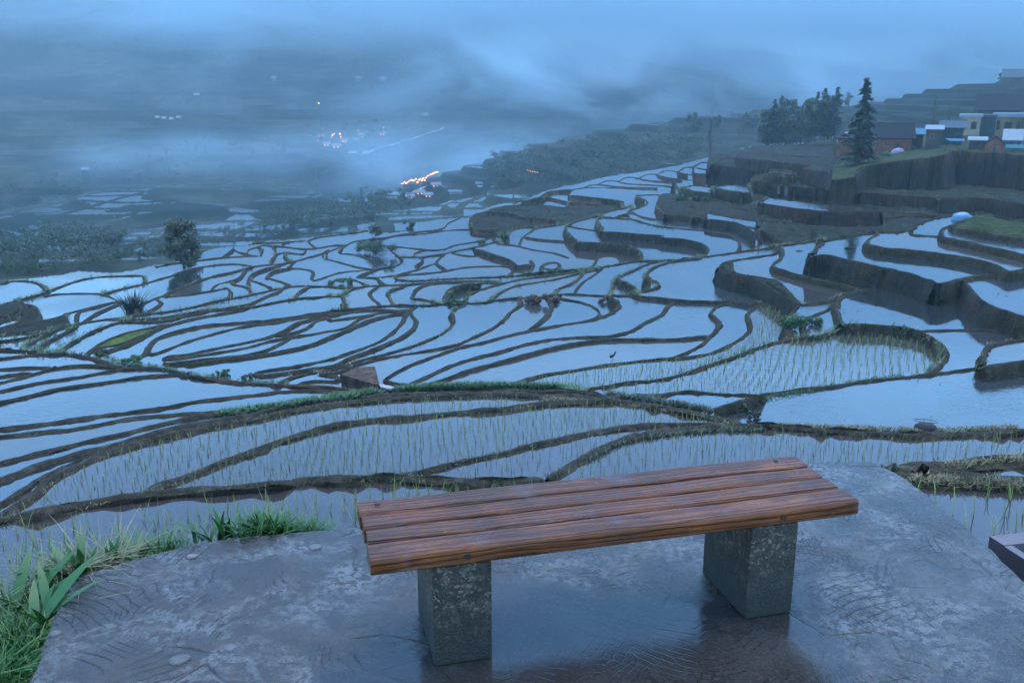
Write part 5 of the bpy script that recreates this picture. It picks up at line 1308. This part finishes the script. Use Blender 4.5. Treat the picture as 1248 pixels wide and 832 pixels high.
L2 = 'glowing lamp along the lit lane at the end of the spur'; G2 = 'lamps of the lit lane'
rl = random.Random(4)
for k in range(26):
    f = k / 25; x = 490 + 44 * f; y = 238 - 14 * f + rl.uniform(-1.2, 1.2) + (5 * rl.random() if .4 < f < .8 else 0); lamp(x, y, rl.uniform(.5, 1.0), L2, G2)
for (x, y) in ((643, 224), (646, 225), (649, 226), (652, 226), (655, 227)): lamp(x, y, .38, 'tiny amber lamp in the row on the wooded spur', 'row of tiny amber lamps on the spur')
def ribbon(name, pix, w, mat, kind='structure'):
    c = crom(pix, 3.0); P_ = [far_hit(*q) for q in c]; P_ = [q for q in P_ if q]
    if len(P_) < 3: return
    V, Q = [], []
    zs = smooth1(np.array([q.z for q in P_]), 3)
    for i, q in enumerate(P_):
        a = P_[min(i + 1, len(P_) - 1)] - P_[max(i - 1, 0)]; n_ = Vector((-a.y, a.x, 0)); n_.normalize(); z_ = zs[i] + .6
        V += [tuple((q + n_ * w)[:2]) + (z_,), tuple((q - n_ * w)[:2]) + (z_,)]
    for i in range(len(P_) - 1): Q.append((2 * i, 2 * i + 1, 2 * i + 3, 2 * i + 2))
    tag(mesh_np(name, V, Q, mat), kind='structure')
ribbon('mountain_road', [(440, 192), (465, 182), (490, 175), (520, 165), (540, 158), (562, 156)], .9, MAT_ROAD)
ribbon('lane', [(486, 239), (500, 236), (515, 232), (528, 227), (536, 224)], .8, MAT_ROAD)
MR['tin'] = simple('roof_tin', (.07, .078, .085), .4, .1, 2)
k = 0
for (x, y, w_, lit) in ((192, 147, 4, 0), (200, 148, 4, 0), (209, 149, 4, 0), (218, 147, 4, 0), (104, 212, 7, 0), (240, 120, 6, 0), (334, 100, 5, 0), (392, 171, 8, 0), (398, 179, 8, 1), (410, 181, 10, 1), (420, 175, 8, 1), (435, 176, 8, 0), (440, 169, 7, 1), (466, 168, 8, 1), (447, 190, 9, 0), (430, 190, 8, 0), (500, 243, 9, 1), (512, 238, 10, 1), (522, 241, 9, 1), (531, 229, 9, 1), (437, 99, 6, 0), (467, 100, 7, 0), (519, 144, 5, 0)):
    p = far_hit(x, y)
    if not p: continue
    o = house('far_house', 'distant %s house dim in the valley fog' % ('lit' if lit else 'pale roofed'), x - w_ / 2, x + w_ / 2, y, 0, 3.2, 5, 'grey', 'tin', 'gable', 2.2, .4, [(.25, .55, .14, .4), (.7, .55, .14, .4)], p=p, group='lit houses in the fog' if lit else 'pale roofed houses in the fog')
    if lit:
        for c in o.children:
            if c.name.startswith('window'):
                for g in c.children: g.data = g.data.copy(); g.data.materials.clear(); g.data.materials.append(E_WARM2)

def clods(px, py, n, smin, smax, label, seed, lim=None):
    x, y, z = region_pts0(px, py, .5, .5, seed); rs_ = np.random.RandomState(seed); px_, py_ = P(x, y, z)
    m = np.ones(len(x), bool) if lim is None else (px_ > lim[0]) & (px_ < lim[2]) & (py_ > lim[1]) & (py_ < lim[3]); x, y = x[m], y[m]
    k = rs_.permutation(len(x))[:n]; mb = MB(); r_ = random.Random(seed)
    for i in k:
        s_ = r_.uniform(smin, smax) * r_.uniform(.5, 1); a = x[i] + r_.uniform(-.2, .2); b = y[i] + r_.uniform(-.2, .2); q = 6
        vs = [(a + s_ * math.cos(t_ * 6.283 / q) * r_.uniform(.6, 1.4), b + s_ * math.sin(t_ * 6.283 / q) * r_.uniform(.6, 1.4), z - .03) for t_ in range(q)] + [(a, b, z + s_ * r_.uniform(.3, .7))]
        mb.add(vs, [(t_, (t_ + 1) % q, q) for t_ in range(q)])
    tag(mb.build('mud_clods', MAT_BANK), label, 'mud clods', kind='stuff')
def region_pts0(px, py, sx_, sy_, seed):
    i = int(lab_at(px, py)); z = RZ[i]; ys, xs = np.where(lab == i); xs = xs / SC + WX0; ys = ys / SC + WY0
    m = (xs > 0) & (xs < 1248); k = np.random.RandomState(seed).permutation(np.where(m)[0])[:1500]; q = np.array([U(xs[j], ys[j], z) for j in k]); return q[:, 0], q[:, 1], z
clods(1090, 375, 90, .03, .09, 'scattered mud clods in the wide paddy under the curved terraces', 1)
clods(1190, 490, 60, .02, .07, 'scattered mud specks in the big paddy at the right', 2)
clods(920, 322, 60, .03, .09, 'mud specks in the paddy right of the clay shelf', 3)
clods(975, 322, 40, .03, .1, 'mud specks in the curved paddy with the reddish clod', 4)
clods(1220, 352, 40, .03, .1, 'mud specks in the paddy at the right edge', 5)
clods(600, 400, 40, .02, .06, 'few mud specks in the middle paddies', 6)
# ------------------------------------------------------------------ rice seedlings
def seedling(seed, h=.34, n=5, w=.006):
    mb = MB(); rs_ = random.Random(seed); blades(mb, n, h, 0, rs_, w, .38, .4, 2, .012)
    me = bpy.data.meshes.new('rice_seedling'); me.from_pydata(mb.v, [], mb.f); me.materials.append(MAT_RICE); return me
SEEDM = [seedling(k, .36, 6, .006) for k in range(6)]
def region_pts(px, py, sx_, sy_, rot, jit, keep=1.0, frame=True, seed=1):
    i = int(lab_at(px, py)); z = RZ[i]; ys, xs = np.where(lab == i); xs = xs / SC + WX0; ys = ys / SC + WY0
    if frame: m = (xs > -20) & (xs < 1268); xs, ys = xs[m], ys[m]
    ax = [];
    for a in (xs.min(), xs.max()):
        for b in (ys.min(), ys.max()): ax.append(U(a, b, z))
    ax = np.array(ax); x0, y0 = ax.min(0); x1, y1 = ax.max(0); c = np.array([(x0 + x1) / 2, (y0 + y1) / 2]); L = math.hypot(x1 - x0, y1 - y0) / 2
    u, v_ = np.meshgrid(np.arange(-L, L, sx_), np.arange(-L, L, sy_)); u = u.ravel(); v_ = v_.ravel(); rs_ = np.random.RandomState(seed)
    u = u + rs_.randn(len(u)) * jit * sx_; v_ = v_ + rs_.randn(len(v_)) * jit * sy_ + .4 * np.sin(u * .35)
    x = c[0] + u * math.cos(rot) - v_ * math.sin(rot); y = c[1] + u * math.sin(rot) + v_ * math.cos(rot)
    m = (own_at(x, y) == i) & (rs_.rand(len(x)) < keep)
    for dx, dy in ((.22, 0), (-.22, 0), (0, .22), (0, -.22)): m &= own_at(x + dx, y + dy) == i
    x, y = x[m], y[m]; px_, py_ = P(x, y, z); m = (px_ > -15) & (px_ < 1263) & (py_ < 850); return x[m], y[m], z
x, y, z = region_pts(100, 680, .21, .42, .12, .12, .93, seed=2)
er = np.array([edge_r(math.atan2(a, b)) for a, b in zip(x, y)]); px_, py_ = P(x, y, z)
vis = np.array([py_[k] < 745 for k in range(len(x))]); x, y = x[vis], y[vis]
rs_ = random.Random(3)
for a, b in list(zip(x, y))[:290]:
    o = bpy.data.objects.new('rice_seedling', SEEDM[rs_.randrange(6)]); COL.objects.link(o); o.location = (a, b, z - .02); s_ = rs_.uniform(.75, 1.25); o.scale = (s_, s_, s_ * rs_.uniform(.85, 1.2)); o.rotation_euler = (rs_.uniform(-.12, .12), rs_.uniform(-.12, .12), rs_.uniform(0, 6.28))
    tag(o, 'thin rice seedling in the still paddy directly beyond the left slab edge', 'rice seedling', 'rice seedlings of the paddy nearest the slab')
def rice(px, py, sx_, sy_, rot, label, keep=.95, h=.3, w=.008, nb_=3, seed=1, jit=.14):
    x, y, z = region_pts(px, py, sx_, sy_, rot, jit, keep, seed=seed); n = len(x)
    if not n: return
    rs_ = np.random.RandomState(seed); V = []
    for b in range(nb_):
        a = rs_.rand(n) * 6.283; l = h * (.7 + .6 * rs_.rand(n)); le = l * (.12 + .5 * rs_.rand(n)); dx, dy = np.cos(a), np.sin(a); ww = w * (.7 + .6 * rs_.rand(n)); q = rs_.randn(n) * .012
        # blades stand across the view from any side: a thin three-sided spike
        b0 = np.stack([x + q - dy * ww, y + dx * ww, np.full(n, z - .02)], 1); b1 = np.stack([x + q + dy * ww, y - dx * ww, np.full(n, z - .02)], 1)
        m1 = np.stack([x + q + dx * le * .4 + dy * ww * .8, y + dy * le * .4 - dx * ww * .8, z + l * .6], 1); m0 = np.stack([x + q + dx * le * .4 - dy * ww * .8, y + dy * le * .4 + dx * ww * .8, z + l * .6], 1)
        t1 = np.stack([x + q + dx * le + dy * ww * .1, y + dy * le - dx * ww * .1, z + l], 1); t0 = np.stack([x + q + dx * le - dy * ww * .1, y + dy * le + dx * ww * .1, z + l], 1)
        V.append(np.stack([b0, b1, m1, m0, m0, m1, t1, t0], 1).reshape(-1, 3))
    V = np.concatenate(V); tag(mesh_np('rice_crop', V, np.arange(len(V)).reshape(-1, 4), MAT_RICE), label, 'rice crop', kind='stuff')
rice(250, 555, .26, .26, .3, 'sparse rice seedlings in the second paddy on the left', .8, .22, .006, 2, 3)
rice(514, 542, .20, .30, .1, 'rice seedlings in the broad paddy behind the bench', .93, .23, .005, 3, 4)
rice(653, 565, .26, .26, .2, 'faint rice seedlings in the wedge paddy behind the bench', .75, .2, .006, 2, 5)
rice(900, 545, .27, .36, .05, 'rice seedlings in the paddy beyond the slab on the right', .93, .26, .005, 3, 6)
rice(1200, 625, .34, .5, -.1, 'thin rice shoots in the paddy right below the slab', .75, .34, .007, 3, 7)
rice(980, 450, .20, .34, 1.1, 'dense rows of rice seedlings in the curved right paddy', .9, .2, .008, 2, 8)
rice(760, 458, .22, .36, .9, 'rows of rice seedlings in the narrow middle paddy', .9, .24, .009, 2, 9)
rice(600, 490, .3, .3, .1, 'short rice in the long narrow paddy under the weedy bank', .5, .15, .008, 2, 10)
# ------------------------------------------------------------------ grass and plants at the edge of the slab
def tuft_mesh(name, seed, n, h, w, lean, mat, base=.05, curl=1.0):
    mb = MB(); rs_ = random.Random(seed); blades(mb, n, h, 0, rs_, w, lean, curl, 5, base); me = bpy.data.meshes.new(name); me.from_pydata(mb.v, [], mb.f); me.materials.append(mat)
    for p_ in me.polygons: p_.use_smooth = True
    return me
TM_ = [tuft_mesh('grass_tuft', 50 + k, 75, .15, .0035, .9, MAT_GRASS, .05) for k in range(4)]; TL = [tuft_mesh('tall_grass', 60 + k, 42, .19, .0068, .8, MAT_GRASS, .04, .9) for k in range(3)]
TB = [tuft_mesh('broad_leaf_plant', 70 + k, 7, .20, .020, .75, MAT_BROAD, .02, .6) for k in range(3)]; TD = [tuft_mesh('dry_grass_tuft', 80 + k, 26, .20, .0025, 1.1, MAT_GRASS2, .05, 1.0) for k in range(2)]
def put(me, px, py, z, label, cat, group, s_=1.0, seed=0):
    rs_ = random.Random(seed); q = U(px, py, z); o = bpy.data.objects.new(me.name.split('.')[0], me); COL.objects.link(o); o.location = (q[0], q[1], z - .02); o.scale = (s_, s_, s_); o.rotation_euler = (0, 0, rs_.uniform(0, 6.28)); tag(o, label, cat, group); return o
eg = crom([(20, 850), (45, 790), (62, 745), (84, 708), (128, 692), (178, 677), (222, 666)], 2)
rs_ = random.Random(8)
for k in range(34):
    q = eg[int(k / 34 * (len(eg) - 1))]; dx = rs_.uniform(-30, -4) if q[1] > 700 else rs_.uniform(-6, 4); dy = rs_.uniform(-6, 2)
    put(TM_[k % 4], q[0] + dx, q[1] + dy, -.10, 'green grass tuft growing against the left edge of the concrete slab', 'grass tuft', 'grass tufts along the left slab edge', rs_.uniform(.6, 1.15) * (.75 if q[0] > 110 else 1), k)
for k in range(16):
    put(TL[k % 3], rs_.uniform(-10, 48), rs_.uniform(735, 838), -.12, 'long bladed grass clump at the lower left corner below the slab', 'grass clump', 'long grass clumps at the lower left', rs_.uniform(.7, 1.05), 100 + k)
for k in range(10):
    q = eg[rs_.randrange(len(eg))]; put(TD[k % 2], q[0] - 5, q[1] - 1, -.06, 'wispy dry grass tuft mixed in the green edge grass', 'dry grass', 'dry grass tufts along the left slab edge', rs_.uniform(.7, 1.1), 200 + k)
for k, (px, py, s_, lb) in enumerate(((87, 704, 1.15, 'broad leaved plant with tall green blades at the corner of the slab'), (108, 697, .9, 'smaller broad leaved plant right of the corner one'), (50, 760, 1.3, 'large broad leaved plant low on the left of the slab'), (30, 740, 1.2, 'broad leaved plant at the far left beside the long grass'), (135, 688, .8, 'yellowish broad leaved plant midway along the left edge'), (168, 680, .7, 'small broad leaved plant among the edge tufts'), (252, 655, .8, 'broad leaved plant right of the broken stalk'), (276, 652, 1.0, 'upright broad leaved plant left of the tall grass clump'))): put(TB[k % 3], px, py, -.06, lb, 'plant', None, s_, 300 + k)
for k in range(9):
    put(TL[k % 3], 300 + k * 6 + rs_.uniform(-3, 3), 651 + rs_.uniform(-1, 1), -.05, 'upright grass clump growing behind the slab left of the bench', 'grass clump', 'upright grass clumps behind the slab', rs_.uniform(.62, .95), 400 + k)
for k in range(7):
    put(TM_[k % 4], 352 + k * 6, 647 + rs_.uniform(-1, 1), -.05, 'short grass tuft behind the slab close to the bench', 'grass tuft', 'short tufts behind the slab by the bench', rs_.uniform(.45, .65), 500 + k)
q = Vector(U(233, 664, -.02) + (-.02,)); o = empty('broken_stalk', q, 0, 'short broken pale stalk with frayed top at the slab edge', 'stalk')
m_ = MB(); m_.tube([(0, 0, -.05), (.002, 0, .03), (-.004, 0, .062)], [.009, .008, .007], 8); m_.build('stem', simple('pale_stem', (.30, .27, .24), .7, .2, 40), o)
m_ = MB(); 
for k in range(7): a = k * .9; m_.tube([(-.004, 0, .055), (-.004 + .016 * math.cos(a), .016 * math.sin(a), .075 + .006 * (k % 3)), (-.012 + .026 * math.cos(a), .03 * math.sin(a), .085 + .012 * (k % 2))], [.002, .0015, .0006], 4)
m_.build('frayed_fibre', MAT_GRASS2, o)
# board edging at the right
zb_ = -.34; A0 = Vector(U(1206, 653, zb_) + (zb_,)); A1 = Vector(U(1320, 640, zb_) + (zb_,)); A3 = Vector(U(1262, 716, zb_) + (zb_,)); ex = (A1 - A0).normalized(); ey = (A3 - A0); ey -= ex * ey.dot(ex); ey.normalize()
o = empty('board_edging', A0, 0, 'weathered mauve board frame around dark soil below the right slab edge', 'board edging')
def obox(name, u0, u1, v0, v1, z0, z1_, mat):
    m_ = MB(); c = [ex * u + ey * v for u, v in ((u0, v0), (u1, v0), (u1, v1), (u0, v1))]
    m_.add([tuple(q_ + Vector((0, 0, z0))) for q_ in c] + [tuple(q_ + Vector((0, 0, z1_))) for q_ in c], [(0, 3, 2, 1), (4, 5, 6, 7), (0, 1, 5, 4), (1, 2, 6, 5), (2, 3, 7, 6), (3, 0, 4, 7)]); return m_.build(name, mat, o)
MB_ = simple('mauve_board', (.13, .095, .10), .5, .2, 6)
obox('board', 0, 1.5, 0, .11, -.5, 0, MB_); obox('board', 0, 1.5, .62, .67, -.5, 0, MB_); obox('board', 1.45, 1.5, .112, .618, -.5, -.003, MB_); obox('board', 0, .05, .112, .618, -.5, -.004, MB_)
obox('soil_fill', .052, 1.448, .112, .618, -.48, -.14, simple('peat', (.02, .014, .01), .9, .4, 12))
for k in range(5): put(TD[k % 2], 1226 + k * 6, 664 + k * 4, zb_ - .12, 'wispy dry straw in the dark soil of the mauve board frame', 'dry straw', 'dry straw in the board frame', .55, 600 + k)
